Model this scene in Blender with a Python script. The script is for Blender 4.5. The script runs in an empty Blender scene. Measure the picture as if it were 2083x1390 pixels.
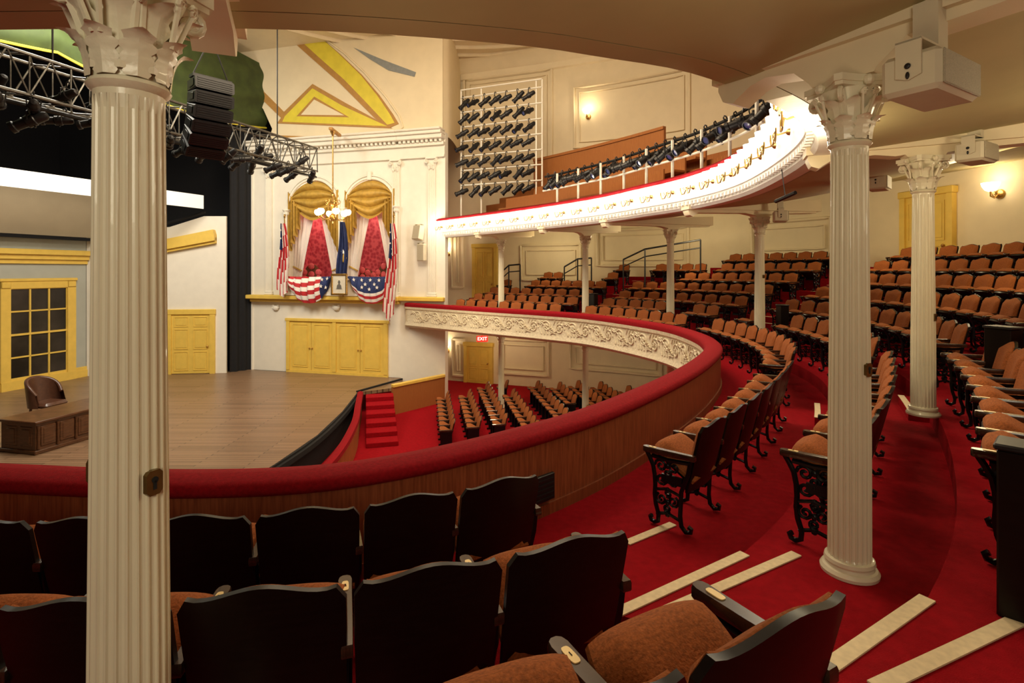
import bpy, math, random
from mathutils import Vector, Matrix
random.seed(7)
S=bpy.context.scene; C=S.collection
PI=math.pi; sin=math.sin; cos=math.cos
F=1100.; CX=1041.5; HY=550.
def at(px,py,Y): return Vector(((px-CX)/F*Y, Y, (HY-py)/F*Y))
def proj(p): return (CX+F*p[0]/p[1], HY-F*p[2]/p[1]) if p[1]>.05 else (9999,9999)
ORD='first second third fourth fifth sixth seventh eighth ninth tenth eleventh twelfth thirteenth fourteenth fifteenth sixteenth seventeenth eighteenth nineteenth twentieth'.split()
def od(i):
    if i<20: return ORD[i]
    if i<29: return 'twenty-'+ORD[i-20]
    if i==29: return 'thirtieth'
    return 'thirty-'+ORD[i-30]
# ---------------------------------------------------------------- materials
def mat(n,c,r=.5,me=0,em=0,var=.15,sc=8,bump=0,bs=60,coat=0,c2=None,stretch=None,tex='noise',emc=None,alpha=1,spec=.5):
    if c2 is None: c2=[x*(1-var) for x in c]
    m=bpy.data.materials.new(n); m.use_nodes=True; nt=m.node_tree; b=nt.nodes['Principled BSDF']
    tc=nt.nodes.new('ShaderNodeTexCoord'); mp=nt.nodes.new('ShaderNodeMapping')
    nt.links.new(tc.outputs['Object'],mp.inputs['Vector'])
    if stretch: mp.inputs['Scale'].default_value=stretch
    if tex=='noise':
        t=nt.nodes.new('ShaderNodeTexNoise'); t.inputs['Scale'].default_value=sc; t.inputs['Detail'].default_value=5; out=t.outputs['Fac']
    elif tex=='voronoi':
        t=nt.nodes.new('ShaderNodeTexVoronoi'); t.inputs['Scale'].default_value=sc; out=t.outputs['Distance']
    elif tex=='wave':
        t=nt.nodes.new('ShaderNodeTexWave'); t.inputs['Scale'].default_value=sc; t.inputs['Distortion'].default_value=5; t.inputs['Detail'].default_value=3; out=t.outputs['Fac']
    elif tex=='brick':
        t=nt.nodes.new('ShaderNodeTexBrick'); t.inputs['Scale'].default_value=sc; t.inputs['Mortar Size'].default_value=.012; t.inputs['Brick Width'].default_value=2.5;t.inputs['Row Height'].default_value=.13
        t.inputs['Color1'].default_value=(*c,1); t.inputs['Color2'].default_value=(*c2,1); t.inputs['Mortar'].default_value=(*[x*.4 for x in c2],1); out=None
    nt.links.new(mp.outputs['Vector'],t.inputs['Vector'])
    if out:
        rp=nt.nodes.new('ShaderNodeValToRGB'); rp.color_ramp.elements[0].position=.32; rp.color_ramp.elements[1].position=.68
        rp.color_ramp.elements[0].color=(*c2,1); rp.color_ramp.elements[1].color=(*c,1)
        nt.links.new(out,rp.inputs['Fac']); nt.links.new(rp.outputs['Color'],b.inputs['Base Color'])
    else: nt.links.new(t.outputs['Color'],b.inputs['Base Color'])
    b.inputs['Roughness'].default_value=r; b.inputs['Metallic'].default_value=me; b.inputs['Coat Weight'].default_value=coat
    b.inputs['Specular IOR Level'].default_value=spec
    if alpha<1: b.inputs['Alpha'].default_value=alpha
    if em:
        b.inputs['Emission Color'].default_value=(*(emc or c),1); b.inputs['Emission Strength'].default_value=em
    if bump:
        n2=nt.nodes.new('ShaderNodeTexNoise'); n2.inputs['Scale'].default_value=bs; n2.inputs['Detail'].default_value=3
        bp=nt.nodes.new('ShaderNodeBump'); bp.inputs['Strength'].default_value=bump; bp.inputs['Distance'].default_value=.02
        nt.links.new(tc.outputs['Object'],n2.inputs['Vector']); nt.links.new(n2.outputs['Fac'],bp.inputs['Height']); nt.links.new(bp.outputs['Normal'],b.inputs['Normal'])
    return m
carpet=mat('red_carpet',(.34,.004,.010),.95,var=.22,sc=14,bump=.5,bs=220,spec=.1)
velvet=mat('red_velvet',(.31,.005,.012),.9,var=.3,sc=40,bump=.4,bs=300,spec=.15)
cream=mat('cream_plaster',(.80,.69,.48),.6,var=.06,sc=2,bump=.05,bs=20)
ivory=mat('ivory_gloss_paint',(.83,.77,.58),.35,var=.08,sc=6,bump=.12,bs=25,coat=.25)
white=mat('white_paint',(.82,.78,.68),.5,var=.05,sc=3)
lipw=mat('white_lip_paint',(.92,.90,.85),.5,var=.06,sc=5,bump=.12,bs=18)
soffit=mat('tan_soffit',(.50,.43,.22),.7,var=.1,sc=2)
yellow=mat('yellow_paint',(.78,.54,.10),.5,var=.1,sc=4)
yband=mat('yellow_band_paint',(.74,.62,.05),.55,var=.12,sc=3)
ochre=mat('ochre_paint',(.46,.24,.06),.6,var=.15,sc=5)
slate=mat('slate_paint',(.26,.28,.28),.6)
seatf=mat('rust_seat_fabric',(.37,.108,.028),.85,var=.45,sc=90,bump=.25,bs=140,tex='noise',spec=.2)
darkw=mat('dark_seat_wood',(.0075,.004,.003),.35,var=.4,sc=10,stretch=(1,1,6),spec=.25)
armw=mat('dark_arm_wood',(.05,.022,.013),.25,var=.5,sc=14,stretch=(6,1,1),coat=.4)
iron=mat('black_iron',(.012,.012,.016),.28,me=.6,var=.3)
plate=mat('ivory_number_plate',(.80,.60,.26),.35,me=.1,var=.1)
brass=mat('aged_brass',(.62,.38,.12),.3,me=.9,var=.3,sc=20)
gildp=mat('dull_brass_plate',(.25,.17,.06),.35,me=.8,var=.3,sc=20)
black=mat('black_masking',(.006,.006,.008),.9,var=.3)
blackm=mat('black_metal',(.012,.012,.014),.45,var=.3,me=.2)
alum=mat('aluminium_truss',(.20,.195,.18),.4,me=.8,var=.4,sc=12)
lens=mat('blue_lens_glass',(.06,.08,.25),.1,var=.3,coat=1)
glow=mat('lit_opal_glass',(1,.94,.8),.4,em=6,emc=(1,.90,.72),var=.02)
glow2=mat('lit_sconce_glass',(1,.9,.7),.4,em=9,emc=(1,.80,.5),var=.02)
wood=mat('honey_wood_panel',(.40,.15,.042),.45,c2=(.26,.085,.02),sc=3,stretch=(7,7,.6),tex='wave')
woodm=mat('red_brown_wood_panel',(.30,.085,.03),.45,c2=(.17,.04,.013),sc=6,stretch=(9,9,.6))
planks=mat('stage_planks',(.28,.17,.10),.36,c2=(.19,.115,.066),tex='brick',sc=1.0)
deskw=mat('desk_wood',(.14,.058,.026),.3,var=.5,sc=5,stretch=(1,1,8))
leather=mat('brown_leather',(.10,.04,.022),.35,var=.3,sc=15)
damask=mat('red_damask_paper',(.58,.09,.11),.7,c2=(.36,.025,.045),tex='voronoi',sc=6)
goldf=mat('gold_drape',(.52,.32,.055),.55,var=.3,sc=6)
lace=mat('white_lace',(.88,.85,.80),.9,var=.15,sc=60,alpha=.84)
greenf=mat('green_drape',(.048,.075,.014),.75,var=.4,sc=2)
redst=mat('flag_red',(.50,.02,.03),.8,var=.2); whst=mat('flag_white',(.85,.82,.78),.8,var=.08); blst=mat('flag_blue',(.015,.03,.13),.8,var=.3)
pinkv=mat('tufted_rose_velvet',(.62,.09,.10),.8,var=.4,sc=12)
greyset=mat('grey_green_set_paint',(.40,.42,.38),.7,var=.08,sc=2)
tanset=mat('tan_set_cloth',(.40,.33,.22),.8,var=.1,sc=1)
glass=mat('dark_window_glass',(.012,.010,.009),.25,c2=(.06,.05,.043),sc=.6,spec=.3)
speakerw=mat('ivory_speaker_shell',(.66,.59,.44),.45,var=.05)
grillew=mat('ivory_speaker_grille',(.5,.44,.32),.6,var=.25,sc=160,bump=.4,bs=300)
exitm=mat('exit_red_face',(.5,.02,.01),.5,em=1.2,emc=(.9,.04,.02)); exitw=mat('exit_letters',(1,.8,.7),.5,em=3,emc=(1,.75,.6))
papr=mat('aged_paper',(.62,.58,.48),.8,var=.1); greyp=mat('grey_print',(.14,.13,.12),.8,var=.5,sc=12)
stripe=mat('cream_step_strip',(.80,.66,.42),.8,var=.15,sc=30)
lite=mat('white_border_glow',(.85,.85,.8),.8,em=.3,emc=(1,.97,.88),var=.04)  # emission stands in for light falling on the white fabric
plast=mat('relief_plaster',(.76,.68,.50),.6,var=.15,sc=14,bump=.8,bs=14)
# ---------------------------------------------------------------- mesh builder
RM={}
class MB:
    def __init__(s): s.v=[];s.f=[];s.m=[];s.cur=0
    def mark(s): return len(s.v)
    def add(s,vs,fs,ms=None):
        o=len(s.v); s.v+=[Vector(v) for v in vs]; s.f+=[tuple(i+o for i in f) for f in fs]
        s.m+= ms if ms else [s.cur]*len(fs)
    def xf(s,i,M):
        for k in range(i,len(s.v)): s.v[k]=M@s.v[k]
    def box(s,x0,y0,z0,x1,y1,z1,b=0):
        if x0>x1:x0,x1=x1,x0
        if y0>y1:y0,y1=y1,y0
        if z0>z1:z0,z1=z1,z0
        b=min(b,(x1-x0)*.45,(y1-y0)*.45,(z1-z0)*.45)
        if b<=0:
            s.add([(x0,y0,z0),(x1,y0,z0),(x1,y1,z0),(x0,y1,z0),(x0,y0,z1),(x1,y0,z1),(x1,y1,z1),(x0,y1,z1)],
              [(0,3,2,1),(4,5,6,7),(0,1,5,4),(1,2,6,5),(2,3,7,6),(3,0,4,7)])
        else:
            def ring(i,z): return [(x0+i,y0+b,z),(x0+b,y0+i,z),(x1-b,y0+i,z),(x1-i,y0+b,z),(x1-i,y1-b,z),(x1-b,y1-i,z),(x0+b,y1-i,z),(x0+i,y1-b,z)]
            def sm(z): 
                return [(x0+b,y0+b*1.2,z),(x0+b*1.2,y0+b,z),(x1-b*1.2,y0+b,z),(x1-b,y0+b*1.2,z),(x1-b,y1-b*1.2,z),(x1-b*1.2,y1-b,z),(x0+b*1.2,y1-b,z),(x0+b,y1-b*1.2,z)]
            vs=sm(z0)+ring(0,z0+b)+ring(0,z1-b)+sm(z1); fs=[tuple(range(7,-1,-1)),tuple(range(24,32))]
            for r in range(3):
                for k in range(8): fs.append((r*8+k,r*8+(k+1)%8,r*8+8+(k+1)%8,r*8+8+k))
            s.add(vs,fs)
    def tube(s,pts,r,n=6,caps=True,closed=False):
        P=[Vector(p) for p in pts]; N=len(P); R=r if isinstance(r,(list,tuple)) else [r]*N
        vs=[];fs=[];u=None
        for i in range(N):
            if closed: t=P[(i+1)%N]-P[i-1]
            else: t=P[min(i+1,N-1)]-P[max(i-1,0)]
            if t.length<1e-9: t=Vector((0,0,1))
            t.normalize()
            if u is None:
                u=Vector((0,0,1)) if abs(t.z)<.9 else Vector((1,0,0))
            u=(u-t*u.dot(t)); 
            if u.length<1e-6: u=t.orthogonal()
            u.normalize(); w=t.cross(u)
            for k in range(n):
                a=2*PI*k/n; vs.append(P[i]+(u*cos(a)+w*sin(a))*R[i])
        for i in range(N if closed else N-1):
            j=(i+1)%N
            for k in range(n): fs.append((i*n+k,i*n+(k+1)%n,j*n+(k+1)%n,j*n+k))
        if caps and not closed: fs+= [tuple(range(n-1,-1,-1)),tuple(range((N-1)*n,N*n))]
        s.add(vs,fs)
    def lathe(s,prof,n=20,c=(0,0,0)):
        vs=[];fs=[];N=len(prof)
        for r,z in prof:
            for k in range(n):
                a=2*PI*k/n; vs.append((c[0]+r*cos(a),c[1]+r*sin(a),c[2]+z))
        for i in range(N-1):
            for k in range(n): fs.append((i*n+k,i*n+(k+1)%n,(i+1)*n+(k+1)%n,(i+1)*n+k))
        if prof[0][0]>1e-4: fs.append(tuple(range(n-1,-1,-1)))
        if prof[-1][0]>1e-4: fs.append(tuple(range((N-1)*n,N*n)))
        s.add(vs,fs)
    def prism(s,poly,y0,y1):   # poly (x,z)
        n=len(poly); vs=[(x,y0,z) for x,z in poly]+[(x,y1,z) for x,z in poly]
        s.add(vs,[tuple(range(n)),tuple(range(2*n-1,n-1,-1))]+[(k,k+n,(k+1)%n+n,(k+1)%n) for k in range(n)])
    def prismz(s,poly,z0,z1):
        n=len(poly); vs=[(x,y,z0) for x,y in poly]+[(x,y,z1) for x,y in poly]
        s.add(vs,[tuple(range(n-1,-1,-1)),tuple(range(n,2*n))]+[(k,(k+1)%n,(k+1)%n+n,k+n) for k in range(n)])
    def ellip(s,c,r,n=12,m=8):
        prof=[(sin(PI*i/m),-cos(PI*i/m)) for i in range(m+1)]; i=s.mark(); s.lathe(prof,n)
        s.xf(i,Matrix.Translation(c)@Matrix.Diagonal((r[0],r[1],r[2],1)))
    def grid(s,fn,nu,nv,mf=None,wrap=False):
        vs=[fn(i/nu,j/nv) for j in range(nv+1) for i in range(nu+1)]; fs=[];ms=[]
        for j in range(nv):
            for i in range(nu):
                a=j*(nu+1)+i; fs.append((a,a+1,a+nu+2,a+nu+1)); ms.append(mf(i,j) if mf else s.cur)
        s.add(vs,fs,ms)
    def merge(s,o,mi):
        s.add(o.v,o.f,[mi]*len(o.f))
    def build(s,name,m,parent=None,M=None,ang=38,origin=None):
        vs=[(M@v if M else v) for v in s.v]
        if parent is not None:
            I=RM[parent.name].inverted(); vs=[I@v for v in vs]; o0=None
        else:
            if origin is None:
                xs=[v.x for v in vs];ys=[v.y for v in vs];zs=[v.z for v in vs]
                o0=Vector(((min(xs)+max(xs))/2,(min(ys)+max(ys))/2,min(zs)))
            else: o0=Vector(origin)
            vs=[v-o0 for v in vs]
        me=bpy.data.meshes.new(name); me.from_pydata([tuple(v) for v in vs],[],s.f); 
        for x in (m if isinstance(m,(list,tuple)) else [m]): me.materials.append(x)
        me.polygons.foreach_set('material_index',s.m); me.polygons.foreach_set('use_smooth',[True]*len(s.f))
        me.update(); me.validate()
        try: me.set_sharp_from_angle(angle=math.radians(ang))
        except Exception: pass
        o=bpy.data.objects.new(name,me); C.objects.link(o)
        if parent is not None: o.parent=parent; RM[o.name]=RM[parent.name]
        else: o.location=o0; RM[o.name]=Matrix.Translation(o0)
        return o
def tag(o,label=None,cat=None,group=None,kind=None):
    if label: o['label']=label
    if cat: o['category']=cat
    if group: o['group']=group
    if kind: o['kind']=kind
    return o
def struct(o): o['kind']='structure'; return o
def empty(name,loc,rz=0,label=None,cat=None,group=None,M=None):
    o=bpy.data.objects.new(name,None); C.objects.link(o); o.empty_display_size=.1
    m=M if M is not None else Matrix.Translation(loc)@Matrix.Rotation(rz,4,'Z')
    o.matrix_basis=m; RM[o.name]=m; return tag(o,label,cat,group)
def inst(root,M,label,group=None):
    r=root.copy(); C.objects.link(r); r.matrix_basis=M; RM[r.name]=M; r['label']=label
    if group: r['group']=group
    for ch in root.children:
        c=ch.copy(); C.objects.link(c); c.parent=r
        for g in ch.children:
            if g.name.startswith('seat_number'): continue
            d=g.copy(); C.objects.link(d); d.parent=c
    return r
def TR(loc,rz=0,rx=0): return Matrix.Translation(loc)@Matrix.Rotation(rz,4,'Z')@Matrix.Rotation(rx,4,'X')
class VP:
    def __init__(s,p0,p1):
        s.p=Vector(p0[:2]); d=Vector(p1[:2])-s.p; s.L=d.length; d.normalize(); s.d=d
        s.M=Matrix(((d.x,-d.y,0,s.p.x),(d.y,d.x,0,s.p.y),(0,0,1,0),(0,0,0,1)))
    def uz(s,px,py,y=0.):    # y: how far the point stands off the plane
        p=s.p+Vector((-s.d.y,s.d.x))*y
        k=(px-CX)/F; u=(k*p.y-p.x)/(s.d.x-k*s.d.y); Y=p.y+u*s.d.y; return (u,(HY-py)/F*Y)
    def W(s,u,y,z): return s.M@Vector((u,y,z))
def text_mesh(body,size,M,m,name,parent,ext=.002):
    cu=bpy.data.curves.new('t','FONT'); cu.body=body; cu.size=size; cu.align_x='CENTER'; cu.align_y='CENTER'; cu.extrude=ext
    t=bpy.data.objects.new('t',cu); C.objects.link(t); dg=bpy.context.evaluated_depsgraph_get()
    me=bpy.data.meshes.new_from_object(t.evaluated_get(dg)); bpy.data.objects.remove(t)
    me.transform(RM[parent.name].inverted()@M); me.materials.clear(); me.materials.append(m); me.name=name
    o=bpy.data.objects.new(name,me); C.objects.link(o); o.parent=parent; RM[o.name]=RM[parent.name]; return o
def spiral(c,r0,r1,a0,turns,n=18):
    return [(c[0]+(r0+(r1-r0)*i/n)*cos(a0+turns*2*PI*i/n), c[1]+(r0+(r1-r0)*i/n)*sin(a0+turns*2*PI*i/n)) for i in range(n+1)]
# ---------------------------------------------------------------- plan curves
class Curve:
    def __init__(s,pts,step=.12):
        P=[Vector(p) for p in pts]; P=[2*P[0]-P[1]]+P+[2*P[-1]-P[-2]]; o=[]
        for i in range(1,len(P)-2):
            a,b,c,d=P[i-1:i+3]
            for k in range(30):
                t=k/30; o.append(.5*((2*b)+(c-a)*t+(2*a-5*b+4*c-d)*t*t+(3*b-a-3*c+d)*t**3))
        o.append(P[-2].copy()); cum=[0]
        for i in range(1,len(o)): cum.append(cum[-1]+(o[i]-o[i-1]).length)
        s.L=cum[-1]; N=int(s.L/step); s.h=s.L/N; s.p=[]; j=0
        for i in range(N+1):
            q=min(i*s.h,s.L-1e-6)
            while cum[j+1]<q: j+=1
            f=(q-cum[j])/(cum[j+1]-cum[j]); s.p.append(o[j].lerp(o[j+1],f))
        s.n=[]
        for i in range(N+1):
            t=s.p[min(i+5,N)]-s.p[max(i-5,0)]; t.normalize(); s.n.append(Vector((t.y,-t.x)))
        for _ in range(3):
            s.n=[(s.n[max(i-2,0)]+s.n[i]+s.n[min(i+2,N)]).normalized() for i in range(N+1)]
        s.N=N
    def at(s,q):
        x=max(0,min(q/s.h,s.N-1e-6)); i=int(x); f=x-i
        return s.p[i].lerp(s.p[i+1],f), s.n[i].lerp(s.n[i+1],f).normalized()
    def off(s,q,d,z=0):
        p,n=s.at(q); return Vector((p.x+n.x*d,p.y+n.y*d,z))
    def near(s,x,y):
        b=min(range(s.N+1),key=lambda i:(s.p[i].x-x)**2+(s.p[i].y-y)**2); return b*s.h
    def s_px(s,d,px):   # scanning back from the far end
        q=s.L
        while q>0:
            P=s.off(q,d)
            if P.y>.1 and CX+F*P.x/P.y>=px: return q
            q-=.08
        return 0
def sweep(mb,cv,prof,s0,s1,ds=.25,closed=True,cap=None):
    n=max(2,int(abs(s1-s0)/ds)); K=len(prof); vs=[];fs=[]
    for i in range(n+1):
        q=s0+(s1-s0)*i/n; lim=cap(q) if cap else 1e9
        for d,z in prof: vs.append(cv.off(q,min(d,lim),z))
    for i in range(n):
        for k in range(K if closed else K-1):
            k2=(k+1)%K; fs.append((i*K+k,i*K+k2,(i+1)*K+k2,(i+1)*K+k))
    if closed: fs+=[tuple(range(K)),tuple(range(n*K+K-1,n*K-1,-1))]
    mb.add(vs,fs)
RAIL=Curve([(-9,4.9),(-6,4.2),(-3.7,3.93),(-2.5,3.82),(-1.55,3.87),(-.9,4.12),(-.17,4.65),(.81,5.6),(2.0,7.16),(3.0,8.75),(3.72,10.3),(4.02,12.1),(3.8,14.2),(2.5,17.1),(.9,18.75),(-.75,20.1),(-4.6,23.35)])
UP=Curve([(-8,3.7),(-5,3.35),(-3.15,3.29),(-1.4,3.28),(-.12,3.47),(.53,3.68),(1.31,4.03),(2.45,5.0),(3.35,6.2),(3.9,7.9),(4.25,10.27),(4.0,12.3),(3.3,14.1),(2.33,16.2),(.15,19.3),(-3.25,23.3)])
WALL=Curve([(-6,28.6),(-1.6,26.9),(2.2,25.5),(5.6,23.9),(8.9,21.5),(11.3,18.0),(12.6,13.8),(12.9,9.5),(12.2,5.3),(10.4,1.6),(7.5,-1.4),(4,-3.4),(0,-4.4),(-8,-4.4)],.2)
def raywall(p,n):
    best=30
    for i in range(WALL.N):
        a=WALL.p[i]; e=WALL.p[i+1]-a; den=n.x*e.y-n.y*e.x
        if abs(den)<1e-9: continue
        w=a-p; t=(w.x*e.y-w.y*e.x)/den; u=(w.x*n.y-w.y*n.x)/den
        if t>0 and -1e-6<=u<=1+1e-6 and t<best: best=t
    return best
_c={}
def capR(q):
    k=('r',round(q,2))
    if k not in _c: p,n=RAIL.at(q); _c[k]=raywall(p,n)+.04
    return _c[k]
def capU(q):
    k=('u',round(q,2))
    if k not in _c: p,n=UP.at(q); _c[k]=raywall(p,n)+.04
    return _c[k]
def wallhit(px):
    k=(px-CX)/F; n=Vector((k,1)).normalized(); p=Vector((0,0)); t=raywall(p,n); P=n*t; q=WALL.near(P.x,P.y); _,nn=WALL.at(q)
    return P,nn
def wall_vp(px0,px1):
    a,_=wallhit(px0); b,_=wallhit(px1); return VP(a,b)
# ================================================================ SHELL
ZO=-5.6; ZS=-4.7
D=[1.1,2.2,3.25,4.2,5.15,6.1,7.0,7.9]; ZR=[-2.15,-1.93,-1.68,-1.35,-1.0,-.65,-.28,.1]
E=[0]+[d-.32 for d in D[1:]]
mb=MB(); prof=[(.2,ZR[0])]
for k in range(1,8): prof+=[(E[k],ZR[k-1]),(E[k],ZR[k])]
prof.append((14,ZR[7]))
sweep(mb,RAIL,prof,0,RAIL.L,.25,False,capR); struct(mb.build('floor_mezzanine',carpet,ang=30))
mb=MB(); sweep(mb,RAIL,[(0,-2.42),(1.5,-2.5),(14,-2.5)],0,RAIL.L,.3,False,capR); struct(mb.build('ceiling_under_mezzanine',cream))
mb=MB(); mb.box(-7,-4,ZO-.1,13.5,29,ZO); struct(mb.build('floor',carpet))
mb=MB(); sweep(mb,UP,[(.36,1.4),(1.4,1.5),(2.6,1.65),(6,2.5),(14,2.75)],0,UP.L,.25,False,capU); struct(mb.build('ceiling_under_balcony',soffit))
mb=MB(); prof=[(.36,1.6),(1.1,1.6),(1.1,2.1),(1.9,2.1),(1.9,2.55),(2.7,2.55),(2.7,3.0),(3.5,3.0),(3.5,3.4),(4.4,3.4),(4.4,3.8),(14,3.8)]
sweep(mb,UP,prof,0,UP.L,.25,False,capU); struct(mb.build('floor_balcony',wood,ang=30))
ZC=10.4
mb=MB(); sweep(mb,WALL,[(0,ZO),(0,ZC+.3)],0,WALL.L*.86,.4,False); struct(mb.build('wall_far',cream))
mb=MB(); mb.box(-14,-6,ZC,14,30,ZC+.15); struct(mb.build('ceiling',cream))
mb=MB(); sweep(mb,WALL,[(.0,ZC-.9),(.12,ZC-.85),(.16,ZC-.6),(.35,ZC-.45),(.5,ZC-.2),(.75,ZC-.1),(.8,ZC+.01)],0,WALL.L*.7,.4,False); struct(mb.build('trim_1',cream))
mb=MB()
for rr in (11.5,10.6,9.7):
    mb.tube([(-2+rr*cos(a*PI/48),14.5+rr*sin(a*PI/48),ZC-.02) for a in range(96)],.11,6,closed=True)
struct(mb.build('trim_2',cream))
# ---- velvet rail
t=empty('velvet_rail',(3.9,12,-2.15),0,'long red velvet topped rail curving around the mezzanine edge','railing')
mb=MB(); sweep(mb,RAIL,[(-.05,-1.57),(-.065,-1.47),(-.03,-1.415),(.10,-1.395),(.23,-1.41),(.26,-1.435),(.265,-1.475),(.245,-1.51),(.1,-1.52)],0,RAIL.L,.2); mb.build('velvet_cap',velvet,t,ang=60)
mb=MB(); sweep(mb,RAIL,[(.19,-2.2),(.19,-1.51),(.23,-1.51),(.23,-2.05),(.25,-2.05),(.25,-2.2)],0,RAIL.L,.25); mb.build('wood_panel',woodm,t)
mb=MB(); sweep(mb,RAIL,[(.1,-2.46),(.0,-2.42),(-.04,-2.36),(-.02,-2.28),(.0,-2.2),(.0,-1.7),(-.04,-1.66),(-.05,-1.57),(.15,-1.57),(.15,-2.46)],0,RAIL.L,.2); ff=mb.build('plaster_front',plast,t)
mb=MB(); q=RAIL.near(3,8.7); k=0
def relief(pts,r):
    mb.tube([RAIL.off(a,-.012,b) for a,b in pts],r,5)
while q<RAIL.L-.5:
    sg=1 if k%2 else -1; zc=-1.95
    relief(spiral((q+.2,zc+.03*sg),.2,.03,PI*(0 if sg>0 else 1),1.6*sg,22),.024)
    relief([(q-.2+.8*i/10, zc-sg*.2*cos(PI*i/10)) for i in range(11)],.022)
    for j in range(5):
        a=j*1.25; relief([(q+.2+.05*cos(a),zc+.05*sin(a)),(q+.2+.1*cos(a),zc+.1*sin(a))],.022)
    for j in range(3): relief([(q+.45+.05*j,zc+.1*sg+.05*j),(q+.55+.06*j,zc+sg*(.16-.05*j))],.026)
    for j in range(4): relief([(q+.02+.13*j,zc-sg*.24),(q+.07+.13*j,zc-sg*.12)],.022)
    q+=.56;k+=1
mb.build('scroll_relief',plast,ff)
# ---- upper balcony front
t=empty('balcony_parapet',(4.1,11,1.4),0,'white curved upper balcony front with red padded top edge','balcony front')
sN=UP.near(2.0,4.6); FP=[(.35,1.4),(.14,1.4),(.1,1.46),(.12,1.52),(.05,1.58),(-.02,2.0),(-.09,2.05),(-.08,2.1),(.15,2.1),(.35,1.62)]
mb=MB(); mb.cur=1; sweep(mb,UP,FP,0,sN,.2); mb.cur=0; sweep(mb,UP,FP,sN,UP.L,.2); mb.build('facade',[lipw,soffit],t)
mb=MB(); sweep(mb,UP,[(-.1,2.1),(-.12,2.15),(-.06,2.2),(.1,2.22),(.24,2.18),(.25,2.1)],0,UP.L,.2); mb.build('red_cap',velvet,t,ang=60)
mb=MB(); sweep(mb,UP,[(.08,1.6),(.02,1.62),(.02,1.66),(.06,1.68)],UP.near(2,4.5),UP.L,.2)
q=sN
while q<UP.L-.1:
    i=mb.mark(); mb.box(-.04,-.03,0,.04,.03,.07); P=UP.off(q,.06,1.5); p,nn=UP.at(q); mb.xf(i,TR(P,math.atan2(nn.y,nn.x))); q+=.16
mb.build('dentil_moulding',lipw,t)
sa=UP.s_px(3.4,1348); sb=UP.s_px(3.4,1085)
mb=MB(); sweep(mb,UP,[(3.4,2.9),(3.4,4.75),(3.36,4.75),(3.36,4.85),(3.5,4.85),(3.5,2.9)],sa,sb,.3); struct(mb.build('wall_wood_partition',wood))
for k in range(3):
    d0=1.25+.8*k; z0=[2.1,2.55,3.0][k]; sE=sb-(.2 if k==0 else 1.0)
    t=empty('curved_bench',UP.off((sa+sb)/2,d0,z0),0,'brown wooden curved bench, %s row up the upper balcony'%['lowest','middle','topmost'][k],'bench','curved benches of the upper balcony')
    mb=MB(); sweep(mb,UP,[(d0,z0+.36),(d0,z0+.42),(d0+.38,z0+.42),(d0+.38,z0+.36)],sa-1.5,sE,.3); mb.build('bench_seat',wood,t)
    mb=MB(); sweep(mb,UP,[(d0+.38,z0+.0),(d0+.4,z0+.85),(d0+.45,z0+.85),(d0+.44,z0+.0)],sa-1.5,sE,.3); mb.build('bench_back',wood,t)
# ================================================================ COLUMNS
def capital(H=.41,r=.105):
    mb=MB(); mb.lathe([(r,-.01),(r+.012,0),(r+.02,.012),(r+.012,.026),(r+.002,.032),(r,.1),(r+.01,.2),(r+.045,.3),(r+.065,.345)],24)
    def leaf(a,z0,h,w,curl):
        def fn(u,v):
            w_=(u-.5)*2; z=z0+h*(1.2*v-.28*v**5); rr=r+.008+curl*(v**3.2)+.012*(1-abs(w_))+.03*v*0.5
            ww=w*(.75+.45*sin(PI*v*.8))*(1-.75*v**7)*(1+.2*sin(v*26))*w_
            return Vector((rr*cos(a)-ww*sin(a),rr*sin(a)+ww*cos(a),z))
        mb.grid(fn,4,14)
    for k in range(8): leaf(k*PI/4,.03,.15,.042,.06)
    for k in range(8): leaf((k+.5)*PI/4,.05,.24,.04,.085)
    for k in range(4):
        a=PI/4+k*PI/2
        for sg in (-1,1):
            pts=[]
            for i in range(9):
                v=i/8; pts.append((r+.02+.075*v**1.6,.14+.19*v))
            pts+=spiral((r+.085,.295),.042,.008,PI*.35,-1.5,18)
            mb.tube([(x*cos(a+sg*.09*(1-min(1,i/12))),x*sin(a+sg*.09*(1-min(1,i/12))),z) for i,(x,z) in enumerate(pts)],.013,6)
        b=k*PI/2
        for sg in (-1,1):
            pts=[(sg*(.012+.03*i/5),.15+.15*i/5) for i in range(6)]+[(sg*x,z) for x,z in spiral((.034,.295),.02,.005,PI*.9,-1.3,10)]
            mb.tube([((r+.045+.05*(z-.15)/.15)*cos(b)-x*sin(b),(r+.045+.05*(z-.15)/.15)*sin(b)+x*cos(b),z) for x,z in pts],.009,5)
        mb.ellip(((r+.085)*cos(b),(r+.085)*sin(b),.37),(.03,.03,.034),8,6)
    def aba(R,dip):
        P=[]
        for k in range(4):
            a=PI/4+k*PI/2; c1=Vector((R*cos(a-.09),R*sin(a-.09))); c2=Vector((R*cos(a+.09),R*sin(a+.09))); nx=a+PI/2
            c3=Vector((R*cos(nx-.09),R*sin(nx-.09))); P.append(c1); m_=(c2+c3)/2
            for i in range(7):
                v=i/6; q=c2.lerp(c3,v); P.append(q-m_.normalized()*dip*(4*v*(1-v)))
        return [(p.x,p.y) for p in P]
    mb.prismz(aba(r+.14,.03),.345,.368); mb.prismz(aba(r+.155,.03),.368,.41)
    return mb
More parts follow.
